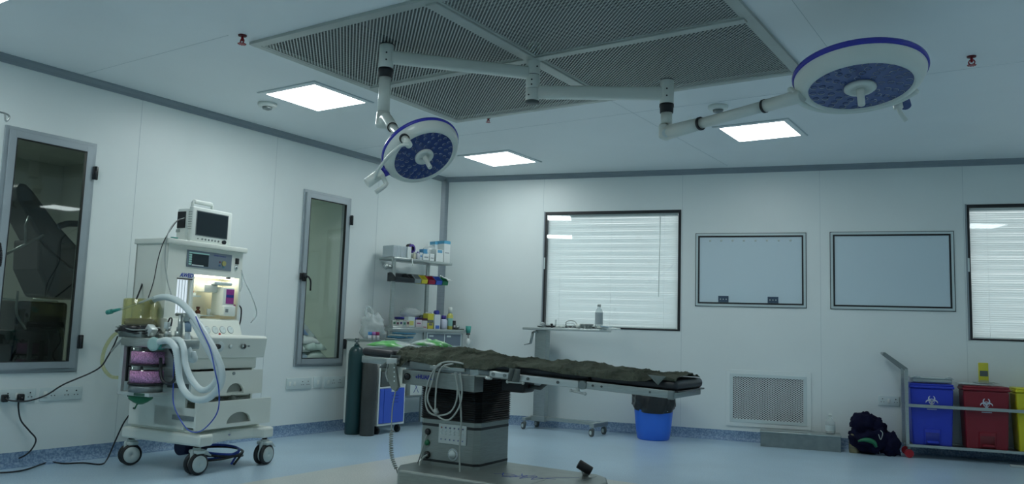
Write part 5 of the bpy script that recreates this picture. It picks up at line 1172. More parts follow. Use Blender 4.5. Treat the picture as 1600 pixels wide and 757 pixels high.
MB().rbox((-0.10, -0.02, 1.135), (0.36, 0.27, 1.152), 0.004, 2).build('raised_tray', 'steel', rack)
MB().box((-0.085, 0.02, 0.80), (0.38, 0.03, 1.09)).build('front_panel', 'steellight', rack)
m = MB(); rect_frame(m, 0.42, 0.98, 0.78, 1.092, 0.014, -0.005, 0.02); m.box((0.695, -0.005, 0.794), (0.712, 0.02, 1.078)); m.box((0.434, -0.005, 0.925), (0.966, 0.02, 0.938)); m.build('drawer_frame', 'plate', rack)
for (x0, x1) in ((0.436, 0.692), (0.716, 0.964)):
    for (z0, z1) in ((0.940, 1.076), (0.796, 0.923)):
        d = MB().box((x0, -0.008, z0), (x1, 0.27, z1)).build('drawer', 'greypanel', rack, bevel=0.003)
        MB().box((x0 + 0.02, -0.010, z1 - 0.035), (x0 + 0.085, -0.008, z1 - 0.015)).build('label', 'plate', d)
MB().rbox((-0.10, -0.02, 0.34), (1.02, 0.28, 0.365), 0.005, 2).build('lower_shelf', 'steeldark', rack)
m = MB(); m.cyl((-0.19, 0.05, 1.83), (-0.09, 0.05, 1.83), 0.022, seg=14); m.blob((-0.19, 0.05, 1.83), (0.03, 0.03, 0.035), 12, 8); m.build('side_knob', 'steel', rack)
def rthing(name, label, cat, x, y, z, group=None): return thing(name, label, cat, RM @ Vector((x, y, z)), RZ, group)
def rbox_(name, label, cat, px0, px1, pyt, zb, y0, dep, col, face=None, cap=None, rough=0.5, band=None):
    a, b = rk(px0, pyt, y0), rk(px1, pyt, y0); h = max(0.02, (a.z + b.z) / 2 - zb); w = b.x - a.x
    o = rthing(name, label, cat, (a.x + b.x) / 2, y0, zb)
    MB().box((-w / 2, 0, 0), (w / 2, dep, h)).build('carton', cm(col, rough), o, bevel=0.002)
    if cap: MB().box((-w / 2 - 0.001, -0.001, h * cap[1]), (w / 2 + 0.001, dep * 0.98, h * cap[2] + 0.0008)).build('coloured_band', cm(cap[0]), o)
    if face: MB().box((-w * 0.32, -0.0015, h * face[1]), (w * 0.32, 0, h * face[2])).build('printed_panel', cm(face[0]), o)
    return o
def rbottle(name, label, px, pyt, wpx, zb, y0, col, cap, capf=0.75, label_c=None):
    q = rk(px, pyt, y0); r = wpx * 0.0043; h = q.z - zb
    o = rthing(name, label, 'bottle', q.x, y0, zb)
    MB().lathe([(r * 0.95, 0), (r, 0.004), (r, h * (capf - 0.1)), (r * 0.6, h * (capf - 0.01)), (r * 0.5, h * capf)], seg=20).build('body', cm(col, 0.35), o)
    MB().cyl((0, 0, h * capf), (0, 0, h), r * 0.62, seg=16).build('cap', cm(cap, 0.4), o)
    if label_c: MB().lathe([(r * 1.01, h * 0.15), (r * 1.01, h * 0.5)], seg=20, cap=False).build('label', cm(label_c), o)
    return o
ZT = 1.947
WH = (0.62, 0.68, 0.67)
for k in range(4):
    a, b = rk(615 + k * 5.6, 385, 0.02), rk(615 + (k + 1) * 5.6 - 0.3, 385, 0.02)
    o = rthing('glove_box', '%s pale grey carton from the left at the left end of the top shelf' % ('first second third fourth'.split()[k]), 'box', (a.x + b.x) / 2, 0.02, ZT, 'row of pale cartons on the top shelf')
    MB().box((-(b.x - a.x) / 2, 0, 0), ((b.x - a.x) / 2, 0.2, 0.135)).build('carton', cm((0.45, 0.53, 0.55)), o, bevel=0.002); MB().box((-(b.x - a.x) / 2 + 0.008, -0.001, 0.02), ((b.x - a.x) / 2 - 0.008, 0, 0.115)).build('print', cm((0.40, 0.47, 0.50)), o)
rbox_('white_box', 'plain white end box right of the pale cartons on the top shelf', 'box', 637.5, 643.0, 386, ZT, 0.0, 0.15, WH)
q = rk(645.5, 389, 0.05)
o = rthing('tape_roll', 'purple and black tape roll leaning on boxes of the top shelf', 'tape roll', q.x, 0.08, ZT + 0.125)
MB().lathe([(0.028, -0.02), (0.052, -0.02), (0.052, 0.02), (0.028, 0.02)], (0, 0, 0.0), 28, (0.25, -1, 0.1), cap=False).build('roll', cm((0.06, 0.03, 0.26)), o); MB().lathe([(0.026, -0.022), (0.045, -0.022), (0.045, 0.014), (0.026, 0.014)], (-0.02, 0.01, 0.012), 28, (0.25, -1, 0.1), cap=False).build('dark_side', 'black', o)
tag(MB(RM).box((q.x - 0.04, 0.05, ZT), (q.x + 0.045, 0.14, ZT + 0.07)).build('small_carton', 'white'), 'small white carton under the purple tape roll', 'box')
rbottle('small_bottle', 'small cream bottle at the front of the top shelf, right of the pale cartons', 647.5, 394, 4, ZT, 0.02, (0.55, 0.55, 0.42), (0.6, 0.65, 0.62), 0.8)
rbottle('small_bottle', 'grey bottle with lilac cap on the top shelf', 653, 393.5, 5, ZT, 0.03, (0.42, 0.45, 0.50), (0.25, 0.24, 0.50), 0.8)
rbox_('white_box', 'low white box with blue print in the middle of the top shelf', 'box', 656, 661, 395, ZT, 0.02, 0.12, (0.5, 0.58, 0.60), ((0.1, 0.25, 0.5), 0.4, 0.6))
rbox_('white_box', 'small white box with grey print, left of its twin on the top shelf', 'box', 661.5, 671, 397, ZT, 0.0, 0.10, WH, ((0.25, 0.3, 0.32), 0.35, 0.55))
rbox_('white_box', 'small white box with grey print, right of its twin on the top shelf', 'box', 672, 679, 397, ZT, 0.0, 0.10, WH, ((0.25, 0.3, 0.32), 0.3, 0.45))
rbox_('blue_box', 'blue topped small box behind the twin boxes on the top shelf', 'box', 662, 668, 390, ZT, 0.12, 0.08, (0.5, 0.58, 0.6), None, ((0.06, 0.25, 0.45), 0.6, 1.0))
rbox_('white_box', 'white box with a blue corner at the front right of the top shelf', 'box', 682, 693, 390.5, ZT, 0.0, 0.12, WH, ((0.10, 0.32, 0.50), 0.72, 0.97))
rbox_('white_box', 'tall white box with blue top edge behind the blue-cornered box', 'box', 680, 694, 378.5, ZT, 0.14, 0.10, (0.58, 0.66, 0.68), None, ((0.10, 0.36, 0.55), 0.86, 1.0))
rbox_('white_box', 'tallest white carton with blue top band at the right end of the top shelf', 'box', 694.5, 704, 377, ZT, 0.02, 0.18, WH, ((0.3, 0.35, 0.37), 0.42, 0.47), ((0.08, 0.33, 0.50), 0.86, 1.0))
q = rk(674, 390, 0.12); o = rthing('clear_bag', 'clear plastic bag of supplies slumped behind boxes on the top shelf', 'bag', q.x, 0.16, ZT)
MB().blob((0, 0, 0.10), (0.085, 0.07, 0.105), 18, 12, lambda d: 1 + 0.28 * noise.noise(d * 3 + Vector((3, 1, 2)))).build('film', 'bagplastic', o)
m = MB(RM); q = rk(644, 405, -0.01); m.tube([(q.x, -0.006, 1.95), (q.x + 0.004, -0.012, 1.90), (q.x + 0.014, -0.01, 1.865)], 0.006, 6); tag(m.build('string_tag', 'white'), 'white string tag hanging over the front of the top shelf', 'tag')
# bins hung on the rail
def hbin(name, label, px0, px1, col):
    a, b = rk(px0, 435, -0.04), rk(px1, 435, -0.04); w = b.x - a.x
    o = rthing(name, label, 'storage bin', (a.x + b.x) / 2, 0.10, 1.665, 'small open-front bins hung on the rail')
    m = MB(); t = 0.004
    side = [(-0.14, 0.0), (-0.0, 0.0), (-0.0, 0.10), (-0.08, 0.10), (-0.15, 0.045)]
    for sx in (-w / 2, w / 2 - t): m.prism([(sx, y, z) for y, z in side], (t, 0, 0))
    m.box((-w / 2, -0.14, 0), (w / 2, 0, t)); m.box((-w / 2, -t, 0), (w / 2, 0, 0.10)); m.prism([(-w / 2, -0.14, 0), (-w / 2, -0.15, 0.045), (-w / 2, -0.146, 0.045), (-w / 2, -0.136, 0)], (w, 0, 0))
    m.build('tray', cm(col, 0.4), o)
    m = MB(); m.box((-w / 2 + 0.006, -0.13, 0.006), (w / 2 - 0.006, -0.01, 0.05)); m.build('contents', 'wheel', o)
    return o
hbin('storage_bin', 'long black open bin at the left end of the rack rail', 617, 640, (0.02, 0.026, 0.03))
hbin('storage_bin', 'black open bin just left of the grey one on the rail', 640, 647, (0.018, 0.022, 0.026))
hbin('storage_bin', 'grey open bin between the black and yellow ones', 648, 658, (0.20, 0.25, 0.26))
hbin('storage_bin', 'yellow open bin on the rack rail', 659, 668, (0.55, 0.50, 0.04))
hbin('storage_bin', 'dark red open bin on the rack rail', 669.5, 680, (0.28, 0.015, 0.05))
hbin('storage_bin', 'blue open bin on the rack rail', 681.5, 691, (0.04, 0.12, 0.55))
hbin('storage_bin', 'green open bin at the right end of the rack rail', 691.5, 700, (0.02, 0.22, 0.10))
q = rk(694, 430, -0.03); m = MB(RM); m.grid(lambda s, t: (q.x - 0.06 + 0.13 * s, -0.02 - 0.10 * t, 1.775 + 0.02 * noise.noise(Vector((s * 4, t * 4, 0))) - 0.035 * t - 0.03 * s), 10, 8)
tag(m.build('crumpled_paper', 'white', solid=0.002), 'crumpled white paper lying over the blue and green rail bins', 'paper')
# counter goods
ZC = 1.135; ZR = 1.152
cols = [(0.5, 0.55, 0.5), (0.42, 0.48, 0.46), (0.55, 0.57, 0.5), (0.36, 0.45, 0.45), (0.5, 0.5, 0.46)]
for k in range(5):
    x0 = 614.0 + k * 5.3
    rbox_('vial_box', '%s little pale medicine box from the left in the front row of the raised tray' % ('first second third fourth fifth'.split()[k]), 'box', x0, x0 + 4.9, 501 + (k % 2), ZR, -0.01, 0.07, cols[k], (((0.03, 0.12, 0.06), (0.1, 0.03, 0.05), (0.05, 0.05, 0.15), (0.04, 0.15, 0.1), (0.12, 0.04, 0.04))[k], 0.35, 0.75))
a, b = rk(625, 494, 0.14), rk(657, 494, 0.14)
o = rthing('lidded_tub', 'clear plastic tub with dark blue rim behind the little boxes on the counter', 'tub', (a.x + b.x) / 2, 0.16, ZR); w = b.x - a.x
MB().rbox((-w / 2 + 0.01, -0.06, 0), (w / 2 - 0.01, 0.08, 0.10), 0.02, 3).build('tub', 'plastic', o)
MB().rbox((-w / 2, -0.07, 0.085), (w / 2, 0.09, 0.112), 0.01, 2).build('rim', cm((0.03, 0.03, 0.26)), o)
q = rthing('clear_bag', 'puffed clear bag piled on the blue-rimmed tub', 'bag', (a.x + b.x) / 2 + 0.02, 0.17, ZR + 0.113)
MB().blob((0, 0, 0.045), (0.145, 0.08, 0.065), 20, 12, lambda d: 1 + 0.35 * noise.noise(d * 3.5)).build('film', 'bagplastic', q)
rbox_('carton', 'pale blue-white box with yellow spot in the front row of the tray', 'box', 638.5, 648.5, 495.5, ZR, 0.0, 0.08, (0.52, 0.62, 0.62), ((0.5, 0.5, 0.15), 0.15, 0.6))
rbox_('carton', 'pinkish white box right of the yellow-spotted box', 'box', 650, 659.5, 500, ZR, 0.0, 0.08, (0.55, 0.5, 0.53), ((0.3, 0.1, 0.2), 0.4, 0.6))
rbox_('carton', 'box with black and dark red top on the counter', 'box', 660, 668, 498, ZC, 0.0, 0.10, (0.5, 0.52, 0.5), ((0.35, 0.1, 0.15), 0.1, 0.2), ((0.05, 0.01, 0.02), 0.78, 1.0))
rbox_('carton', 'dark green striped box lying on top of the tub end', 'box', 657, 667, 492.5, ZC + 0.09, 0.12, 0.08, (0.10, 0.14, 0.12))
rbox_('yellow_box', 'lower yellow box of the stacked pair on the counter', 'box', 669, 677, 505, ZC, 0.0, 0.10, (0.52, 0.48, 0.04), ((0.15, 0.15, 0.12), 0.55, 0.95))
a_ = rk(669, 505, 0).z
rbox_('yellow_box', 'upper yellow box of the stacked pair on the counter', 'box', 669, 679, 490.5, 1.215, 0.02, 0.09, (0.55, 0.52, 0.06), None, ((0.12, 0.14, 0.14), 0.0, 0.25))
q = rk(673, 484, 0.1); tag(MB(RM).blob((q.x, 0.14, 1.26), (0.07, 0.06, 0.075), 16, 10, lambda d: 1 + 0.3 * noise.noise(d * 3)).build('plastic_wrap', 'bagplastic'), 'clear plastic wrap bulging behind the yellow boxes', 'bag')
rbox_('carton', 'white box with slanted blue base on the counter', 'box', 679.5, 688.5, 492, ZC, 0.0, 0.10, (0.58, 0.66, 0.70), ((0.06, 0.15, 0.5), 0.03, 0.25))
q = rk(685, 489, 0.02); o = rthing('tape_reel', 'navy blue reel resting on the white box of the counter', 'reel', q.x, 0.05, (rk(684, 492, 0).z + 0.0)); MB().cyl((0, -0.02, 0.026), (0.0, 0.03, 0.026), 0.026, seg=20).build('reel', cm((0.03, 0.04, 0.28)), o)
rbottle('jar', 'lilac-white jar with wide purple lid on the counter', 693.5, 493.5, 11, ZC, 0.05, (0.48, 0.52, 0.62), (0.05, 0.03, 0.25), 0.74)
rbottle('spray_bottle', 'tall yellow labelled bottle with white cap, tallest on the counter', 703.8, 480.5, 9, ZC, 0.05, (0.50, 0.50, 0.12), (0.6, 0.66, 0.62), 0.72, (0.25, 0.5, 0.45))
rbox_('black_pack', 'black pack with white mark at the right of the counter', 'pack', 708.5, 712.5, 501.5, ZC, 0.0, 0.08, (0.02, 0.02, 0.025), ((0.5, 0.5, 0.5), 0.25, 0.5))
q = rk(720, 510, 0.03); o = rthing('instrument_tray', 'low dark tray with bits on the right end of the counter', 'tray', q.x, 0.03, ZC); MB().box((-0.05, 0, 0), (0.06, 0.1, 0.012)).build('tray', 'wheel', o); MB().blob((-0.02, 0.04, 0.03), (0.03, 0.03, 0.022), 12, 8).build('bits', 'steel', o)
q = rk(731, 512, -0.02); o = rthing('hanging_cup', 'teal plastic cup hanging at the right end of the rack counter', 'cup', q.x + 0.01, -0.02, rk(731, 517, -.02).z); MB().lathe([(0.028, -0.03), (0.036, 0.055), (0.033, 0.055), (0.026, -0.026)], seg=20).build('body', cm((0.06, 0.35, 0.30)), o); MB().cyl((0, 0, -0.055), (0, 0, -0.03), 0.025, seg=16).build('base', 'wheel', o)
m = MB(); m.blob((0.0, 0.0, -0.14), (0.03, 0.03, 0.045), 12, 8, lambda d: 1 + 0.3 * noise.noise(d * 3)); m.build('gauze', 'white', o); MB().tube([(0, 0, -0.055), (0.005, 0, -0.10)], 0.006, 6, 0).build('strap', 'wheel', o)
# white carton with line drawing on the lower shelf
a, b = rk(643, 603, -0.03), rk(661, 603, -0.03); o = rthing('carton', 'white carton with blue line drawing low on the rack behind the table column', 'box', (a.x + b.x) / 2, -0.01, 0.365); w = b.x - a.x
MB().box((-w / 2, 0, 0), (w / 2, 0.2, 0.20)).build('carton', 'white', o, bevel=0.002)
m = MB(); m.tube([(-w * .2, -0.002, 0.03), (w * .2, -0.002, 0.15)], 0.003, 5, 0); m.build('line', 'blueink', o); m = MB(); m.tube([(w * .2, -0.002, 0.03), (-w * .2, -0.002, 0.15)], 0.003, 5, 0); m.build('line', 'blueink', o)
# goods on the white cabinet
def cb(px, py, x=-6.15): return hit(px, py, (1, 0, 0), x)
q = cb(562, 525, -6.2); o = thing('plastic_bag', 'big puffy clear plastic bag on the white cabinet beside the narrow window', 'bag', (-6.25, 6.66, 1.0), 0)
MB().blob((0, 0, 0.13), (0.13, 0.13, 0.15), 26, 18, lambda d: 1 + 0.35 * noise.noise(d * 3.2 + Vector((1, 5, 2)))).build('film', 'bagplastic', o)
MB().blob((0.02, 0.07, 0.05), (0.10, 0.10, 0.06), 18, 10, lambda d: 1 + 0.4 * noise.noise(d * 3.5)).build('film', 'bagplastic', o)
m = MB(); m.tube([(-0.03, -0.03, 0.20), (-0.06, -0.05, 0.33), (-0.03, -0.03, 0.36), (0.0, 0, 0.30), (0.0, 0, 0.22)], 0.022, 8, 6, lambda i, n: 0.035 - 0.025 * math.sin(PI * i / n)); m.build('handles', 'bagplastic', o)
for k, (px, cc, lb) in enumerate(((578, (0.05, 0.22, 0.50), 'small blue capped vial on the white cabinet, left of two others'), (584, (0.38, 0.15, 0.42), 'small mauve vial on the white cabinet between blue and crimson ones'), (590, (0.28, 0.02, 0.10), 'small crimson vial on the white cabinet, right of two others'))):
    q = cb(px, 524, -6.02); o = thing('vial', lb, 'vial', (-6.02, min(6.95, q.y), 1.0), 0); MB().cyl((0, 0, 0), (0, 0, 0.05), 0.02, seg=14).build('body', cm((0.5, 0.5, 0.5)), o); MB().cyl((0, 0, 0.05), (0, 0, 0.085), 0.021, seg=14).build('cap', cm(cc), o)
# folded teal packs leaning in the gap behind the table head
a, b = cb(579, 513, -5.95), cb(617, 517, -5.95)
o = thing('wrapped_pack', 'folded blue and white wrapped packs fanned out behind the head of the table', 'pack', (-6.05, 6.80, 1.0), 0.0)
for k in range(4):
    MB(Matrix.Translation((0.02 * k, 0.02 * k, 0.022 * k)) @ Matrix.Rotation(0.10 * k - 0.1, 4, 'Z')).rbox((-0.10, -0.05, 0.0), (0.06, 0.22, 0.020), 0.008, 2).build('folded_layer', cm((0.03, 0.16, 0.26) if k % 2 else (0.40, 0.48, 0.46)), o)
MB(Matrix.Rotation(-0.45, 4, 'X')).rbox((-0.05, 0.0, 0.08), (0.08, 0.11, 0.092), 0.004, 2).build('grey_flap', 'cable', o)
# the green and white package on the table
def pk_(px, py, yl): return (TM @ TILT).inverted() @ hit(px, py, TN, TN.dot(TM @ Vector((0, yl, 0))))
def pillow(x0, x1, y0, y1, z0, h, seed, mm, name, label):
    m = MB(TM @ TILT)
    for sgn in (1, 0):
        m.grid(lambda s, t: (x0 + (x1 - x0) * s + 0.01 * noise.noise(Vector((t * 5, seed, 0))), y0 + (y1 - y0) * t + 0.01 * noise.noise(Vector((s * 5, seed, 3))), z0 + (h * (max(0, math.sin(PI * s)) ** 0.35) * (max(0, math.sin(PI * t)) ** 0.5) * (1 + 0.25 * noise.noise(Vector((s * 7, t * 4, seed)))) if sgn else 0)), 24, 12)
    return tag(m.build(name, mm), label, 'package')
gm = bpy.data.materials.new('green_white_film'); gm.use_nodes = True; nt = gm.node_tree; b_ = nt.nodes['Principled BSDF']; b_.inputs['Roughness'].default_value = 0.3
tc = nt.nodes.new('ShaderNodeTexCoord'); nz = nt.nodes.new('ShaderNodeTexNoise'); nz.inputs['Scale'].default_value = 6; mp = nt.nodes.new('ShaderNodeMapping'); mp.inputs['Scale'].default_value = (0.6, 2.2, 1.5); cr = nt.nodes.new('ShaderNodeValToRGB')
cr.color_ramp.elements[0].position = 0.47; cr.color_ramp.elements[0].color = (0.46, 0.55, 0.52, 1); cr.color_ramp.elements[1].position = 0.56; cr.color_ramp.elements[1].color = (0.12, 0.50, 0.12, 1)
nt.links.new(tc.outputs['Object'], mp.inputs[0]); nt.links.new(mp.outputs[0], nz.inputs['Vector']); nt.links.new(nz.outputs[0], cr.inputs[0]); nt.links.new(cr.outputs[0], b_.inputs['Base Color'])
a, b, c_ = pk_(574, 538, 0.02), pk_(640, 536, 0.1), pk_(692, 540, 0.1)
pillow(a.x, b.x + 0.02, 0.0, 0.24, 0.0885, 0.050, 2.0, gm, 'wrapped_package', 'green and white film package lying on the head pad')
pillow(b.x + 0.03, c_.x, 0.06, 0.25, 0.125, 0.050, 5.0, gm, 'wrapped_package', 'second green and white package, half behind the olive drape')

# ================================================================ INSTRUMENT TROLLEY
TYv = 8.40
it = thing('instrument_trolley', 'steel overbed instrument trolley with crank and small wheels under the wide window', 'trolley', (-5.15, TYv, 0), 0.0)
def ty(px, py, y=TYv): return hit(px, py, (0, 1, 0), y) - Vector((-5.15, TYv, 0))
a, b = ty(828, 513), ty(948, 515); zt_ = (a.z + b.z) / 2
MB().rbox((a.x, -0.17, zt_ - 0.028), (b.x, 0.12, zt_ + 0.004), 0.006, 2).build('table_top', 'steellight', it)
c0, c1 = ty(839, 540), ty(856, 540)
MB().box((c0.x, -0.05, 0.13), (c1.x, 0.05, zt_ - 0.028)).build('post', 'steel', it, bevel=0.006)
MB().box((c0.x - 0.02, -0.07, 0.09), (c1.x + 0.02, 0.07, 0.15)).build('foot_block', 'steel', it, bevel=0.004)
e0, e1 = ty(829, 664), ty(941, 664)
MB().box((e0.x + 0.05, -0.03, 0.105), (e1.x - 0.06, 0.03, 0.145)).build('base_bar', 'steel', it, bevel=0.003)
MB().box((e0.x, -0.20, 0.10), (e0.x + 0.05, 0.14, 0.135)).build('cross_bar', 'steel', it, bevel=0.003); MB().box((e1.x - 0.06, -0.20, 0.10), (e1.x, 0.14, 0.145)).build('cross_bar', 'steel', it, bevel=0.003)
for x in (e0.x + 0.025, e1.x - 0.03):
    for y in (-0.18, 0.12):
        m = MB(); m.cyl((x, y, 0.07), (x, y, 0.10), 0.012, seg=10); m.rbox((x - 0.018, y - 0.022, 0.04), (x + 0.018, y + 0.022, 0.085), 0.006); c_ = m.build('caster', 'steeldark', it)
        m = MB(); m.cyl((x - 0.005, y - 0.03, 0.042), (x + 0.005, y - 0.012, 0.042), 0.042, seg=22); m.build('wheel', 'wheel', c_); m = MB(); m.cyl((x - 0.006, y - 0.033, 0.042), (x - 0.005, y - 0.03, 0.042), 0.022, seg=18); m.build('wheel_hub', 'hub', c_)
k0, k1, k2, k3 = ty(838, 519, TYv - 0.05), ty(833, 519, TYv - 0.08), ty(829, 537, TYv - 0.08), ty(819, 539, TYv - 0.14)
m = MB(); m.cyl(k0 + Vector((0.02, 0, 0)), k1, 0.012, seg=10); m.tube([k1, k2], 0.016, 8, 0); m.tube([k2, k3], 0.008, 8, 0); m.build('crank', 'steel', it)
ZTT = zt_ + 0.004
def tth(name, label, cat, px, y=-0.02): q = ty(px, 513, TYv + y); return thing(name, label, cat, (q.x - 5.15, TYv + y, ZTT), 0)
o = tth('saline_bottle', 'clear plastic bottle with grey label standing on the instrument trolley', 'bottle', 935.5, -0.03)
MB().lathe([(0.040, 0), (0.045, 0.01), (0.044, 0.19), (0.034, 0.225), (0.018, 0.24), (0.018, 0.26)], seg=24, sx=1.0).build('body', 'plastic', o); MB().lathe([(0.0455, 0.055), (0.0455, 0.19)], seg=24, cap=False).build('label', cm((0.36, 0.43, 0.45)), o); MB().cyl((0, 0, 0.258), (0, 0, 0.285), 0.02, seg=16).build('cap', 'cable', o)
o = tth('steel_bowl', 'low dark steel bowl left of the saline bottle', 'bowl', 917, -0.03); MB().lathe([(0.045, 0), (0.070, 0.035), (0.078, 0.055), (0.073, 0.053), (0.066, 0.035), (0.043, 0.004)], seg=28, cap=False).build('body', 'steeldark', o)
o = tth('tubing_coil', 'coil of clear and grey tubing on the middle of the trolley top', 'tubing', 892, -0.02)
m = MB(); m.tube([(0.07 * math.cos(t) * (1 - 0.05 * math.sin(3 * t)), 0.02 * math.sin(2 * t), 0.045 + 0.045 * math.sin(t)) for t in [k * 0.45 - 1.2 for k in range(26)]], 0.0045, 6, 4); m.build('tube', 'cable', o)
m = MB(); m.tube([(0.05 * math.cos(t), 0.03 * math.sin(2 * t) - .02, 0.03 + 0.03 * math.sin(t)) for t in [k * 0.5 for k in range(14)]], 0.006, 6, 4); m.build('tube', 'plastic', o)
o = tth('metal_dish', 'small shiny dish at the left end of the trolley top', 'dish', 846, -0.05); MB().lathe([(0.02, 0), (0.05, 0.012), (0.055, 0.02), (0.01, 0.022)], seg=20).build('body', 'steeldark', o); MB().blob((0.01, 0, 0.04), (0.035, 0.03, 0.025), 14, 8).build('wrap', 'bagplastic', o)
o = tth('black_clamp', 'tiny black clamp standing on the trolley top', 'clamp', 862, -0.02); MB().rbox((-0.01, -0.01, 0), (0.012, 0.01, 0.05), 0.004).build('body', 'black', o); MB().rbox((-0.016, -0.01, 0.035), (0.0, 0.01, 0.05), 0.003).build('jaw', 'black', o)
o = tth('syringe_tube', 'upright clear syringe barrel right of the black clamp', 'syringe', 868.5, -0.02); MB().cyl((0, 0, 0), (0, 0, 0.10), 0.011, seg=12).build('barrel', 'plastic', o); MB().cyl((0, 0, 0.0), (0, 0, 0.006), 0.018, seg=12).build('flange', 'white', o)
o = tth('gauze_pack', 'low white gauze pack between the syringe and the tubing coil', 'pack', 876, -0.02); MB().rbox((-0.045, -0.04, 0), (0.045, 0.04, 0.032), 0.012, 3).build('pack', 'white', o); MB().box((-0.01, -0.042, 0.003), (0.01, -0.0395, 0.026)).build('seal', 'plate', o)
o = tth('cotton_swab', 'crumpled white swab between tubing coil and steel bowl', 'swab', 904, -0.05); MB().blob((0, 0, 0.028), (0.04, 0.03, 0.028), 14, 8, lambda d: 1 + 0.3 * noise.noise(d * 3)).build('pad', 'white', o)
a, b = ty(946, 517), ty(970, 517); o = thing('paper_pack', 'blue and white paper pack overhanging the right end of the trolley top', 'pack', ((a.x + b.x) / 2 - 5.15, TYv - 0.03, ZTT + 0.0), 0)
m = MB(Matrix.Rotation(0.06, 4, 'Y')); m.rbox((-0.17, -0.05, 0.002), (0.085, 0.06, 0.022), 0.008, 2); m.build('pack', 'white', o); m = MB(Matrix.Rotation(0.06, 4, 'Y')); m.rbox((-0.12, -0.06, 0.020), (-0.02, 0.04, 0.030), 0.004, 2); m.build('blue_sleeve', cm((0.25, 0.38, 0.48)), o)

# ================================================================ BLUE WASTE BIN, STEP, BAG
wbn = thing('waste_bin', 'round bright blue plastic waste bin with black liner under the table foot', 'bin', (-3.735, 8.56, 0), 0)
MB().lathe([(0.165, 0), (0.178, 0.012), (0.192, 0.10), (0.215, 0.34), (0.225, 0.48), (0.219, 0.48), (0.210, 0.34), (0.186, 0.10), (0.16, 0.02)], seg=48, cap=False).build('body', 'blueplastic', wbn)
MB().cyl((0, 0, 0.005), (0, 0, 0.02), 0.17, seg=32).build('bottom', 'blueplastic', wbn)
m = MB()
def lin(s, t):
    a = 2 * PI * s; r = 0.235 + 0.010 * math.sin(a * 9 + t * 3) + 0.012 * noise.noise(Vector((math.cos(a) * 4, math.sin(a) * 4, t * 3))); z = 0.50 - (0.16 + 0.045 * math.sin(a + 2.6)) * t
    if t > 0.9: r -= 0.012
    return (r * math.cos(a), r * math.sin(a), z)
m.grid(lin, 90, 14); m.grid(lambda s, t: ((0.235 - 0.07 * t) * math.cos(2 * PI * s), (0.235 - 0.07 * t) * math.sin(2 * PI * s), 0.50 + 0.015 * math.sin(s * 40) - 0.25 * t), 60, 6); m.build('liner', 'liner', wbn, solid=0.003)
qd = (CAM - wbn.location); aa = math.atan2(qd.y, qd.x) + 0.85
MB(Matrix.Rotation(aa, 4, 'Z')).box((0.218, -0.03, 0.32), (0.223, 0.03, 0.38)).build('sticker', 'plate', wbn); MB(Matrix.Rotation(aa, 4, 'Z')).box((0.223, -0.018, 0.345), (0.2242, 0.018, 0.372)).build('sticker_print', 'black', wbn)

def wthing(name, label, cat, s, off, z=0.0, group=None): return thing(name, label, cat, on_back(s, z, off), BACKRZ, group)
o = wthing('step_box', 'long low dull steel step box on the floor under the air grille', 'step', 3.97, 0.35)
m = MB(); m.box((0, 0, 0), (0.80, 0.004, 0.155)); m.box((0, 0.276, 0), (0.80, 0.28, 0.155)); m.box((0, 0.004, 0), (0.004, 0.276, 0.155)); m.box((0.796, 0.004, 0), (0.80, 0.276, 0.155)); m.build('side_panel', 'steeldark', o, bevel=0.002)
MB().rbox((-0.008, -0.008, 0.150), (0.808, 0.288, 0.165), 0.005, 2).build('top_plate', 'steel', o); MB().rbox((0.35, 0.05, 0.165), (0.47, 0.1, 0.172), 0.003).build('bracket', 'steel', o)
o = wthing('plastic_bottle', 'tall translucent plastic bottle at the right end of the step box', 'bottle', 4.675, 0.18, 0.165)
MB().lathe([(0.045, 0), (0.05, 0.01), (0.05, 0.12), (0.03, 0.155), (0.014, 0.165), (0.014, 0.19)], seg=24).build('body', 'bagplastic', o); MB().cyl((0, 0, 0.185), (0, 0, 0.21), 0.018, seg=14).build('cap', 'white', o); MB().lathe([(0.0505, 0.03), (0.0505, 0.09)], seg=24, cap=False).build('label', 'plate', o)
o = wthing('beige_roll', 'short upright beige roll between the step box and the navy bag', 'roll', 4.90, 0.30)
MB().lathe([(0.048, 0), (0.052, 0.02), (0.051, 0.17), (0.04, 0.195), (0.02, 0.20)], seg=24).build('body', 'cork', o)
for k in range(3): MB().lathe([(0.0515, 0.05 + k * 0.045), (0.054, 0.053 + k * 0.045), (0.0515, 0.056 + k * 0.045)], seg=24, cap=False).build('band', 'strap', o)
o = wthing('navy_bag', 'slumped dark navy cloth bag with green lining on the floor beside the bin trolley', 'bag', 5.04, 0.30)
def bl_(c, r, s, k=0.35, fq=2.6): return MB().blob(c, r, 34, 24, lambda d: 1 + k * noise.noise(d * fq + Vector((s, s, s))) + 0.09 * noise.noise(d * 8 + Vector((s, 2, 1))) - 0.05 * abs(noise.noise(d * 16)))
m = bl_((0.01, 0, 0.15), (0.20, 0.14, 0.145), 3)
for c_, r_, s_ in (((-0.06, 0.0, 0.30), (0.12, 0.11, 0.12), 7), ((0.05, 0.03, 0.26), (0.12, 0.10, 0.12), 5)):
    f_ = (lambda s__: (lambda d: 1 + 0.35 * noise.noise(d * 2.6 + Vector((s__,) * 3)) + 0.09 * noise.noise(d * 8)))(s_)
    m.blob(c_, r_, 30, 20, f_, Matrix.Rotation(0.5, 3, 'Y'))
for v in m.bm.verts: v.co.z = max(0.0, v.co.z)
bag = m.build('cloth_body', 'cloth_navy', o)
m = bl_((0.20, -0.02, 0.11), (0.10, 0.10, 0.13), 9)
for v in m.bm.verts: v.co.z = max(0.0, v.co.z)
m.build('side_pocket', 'cloth_navy', o)
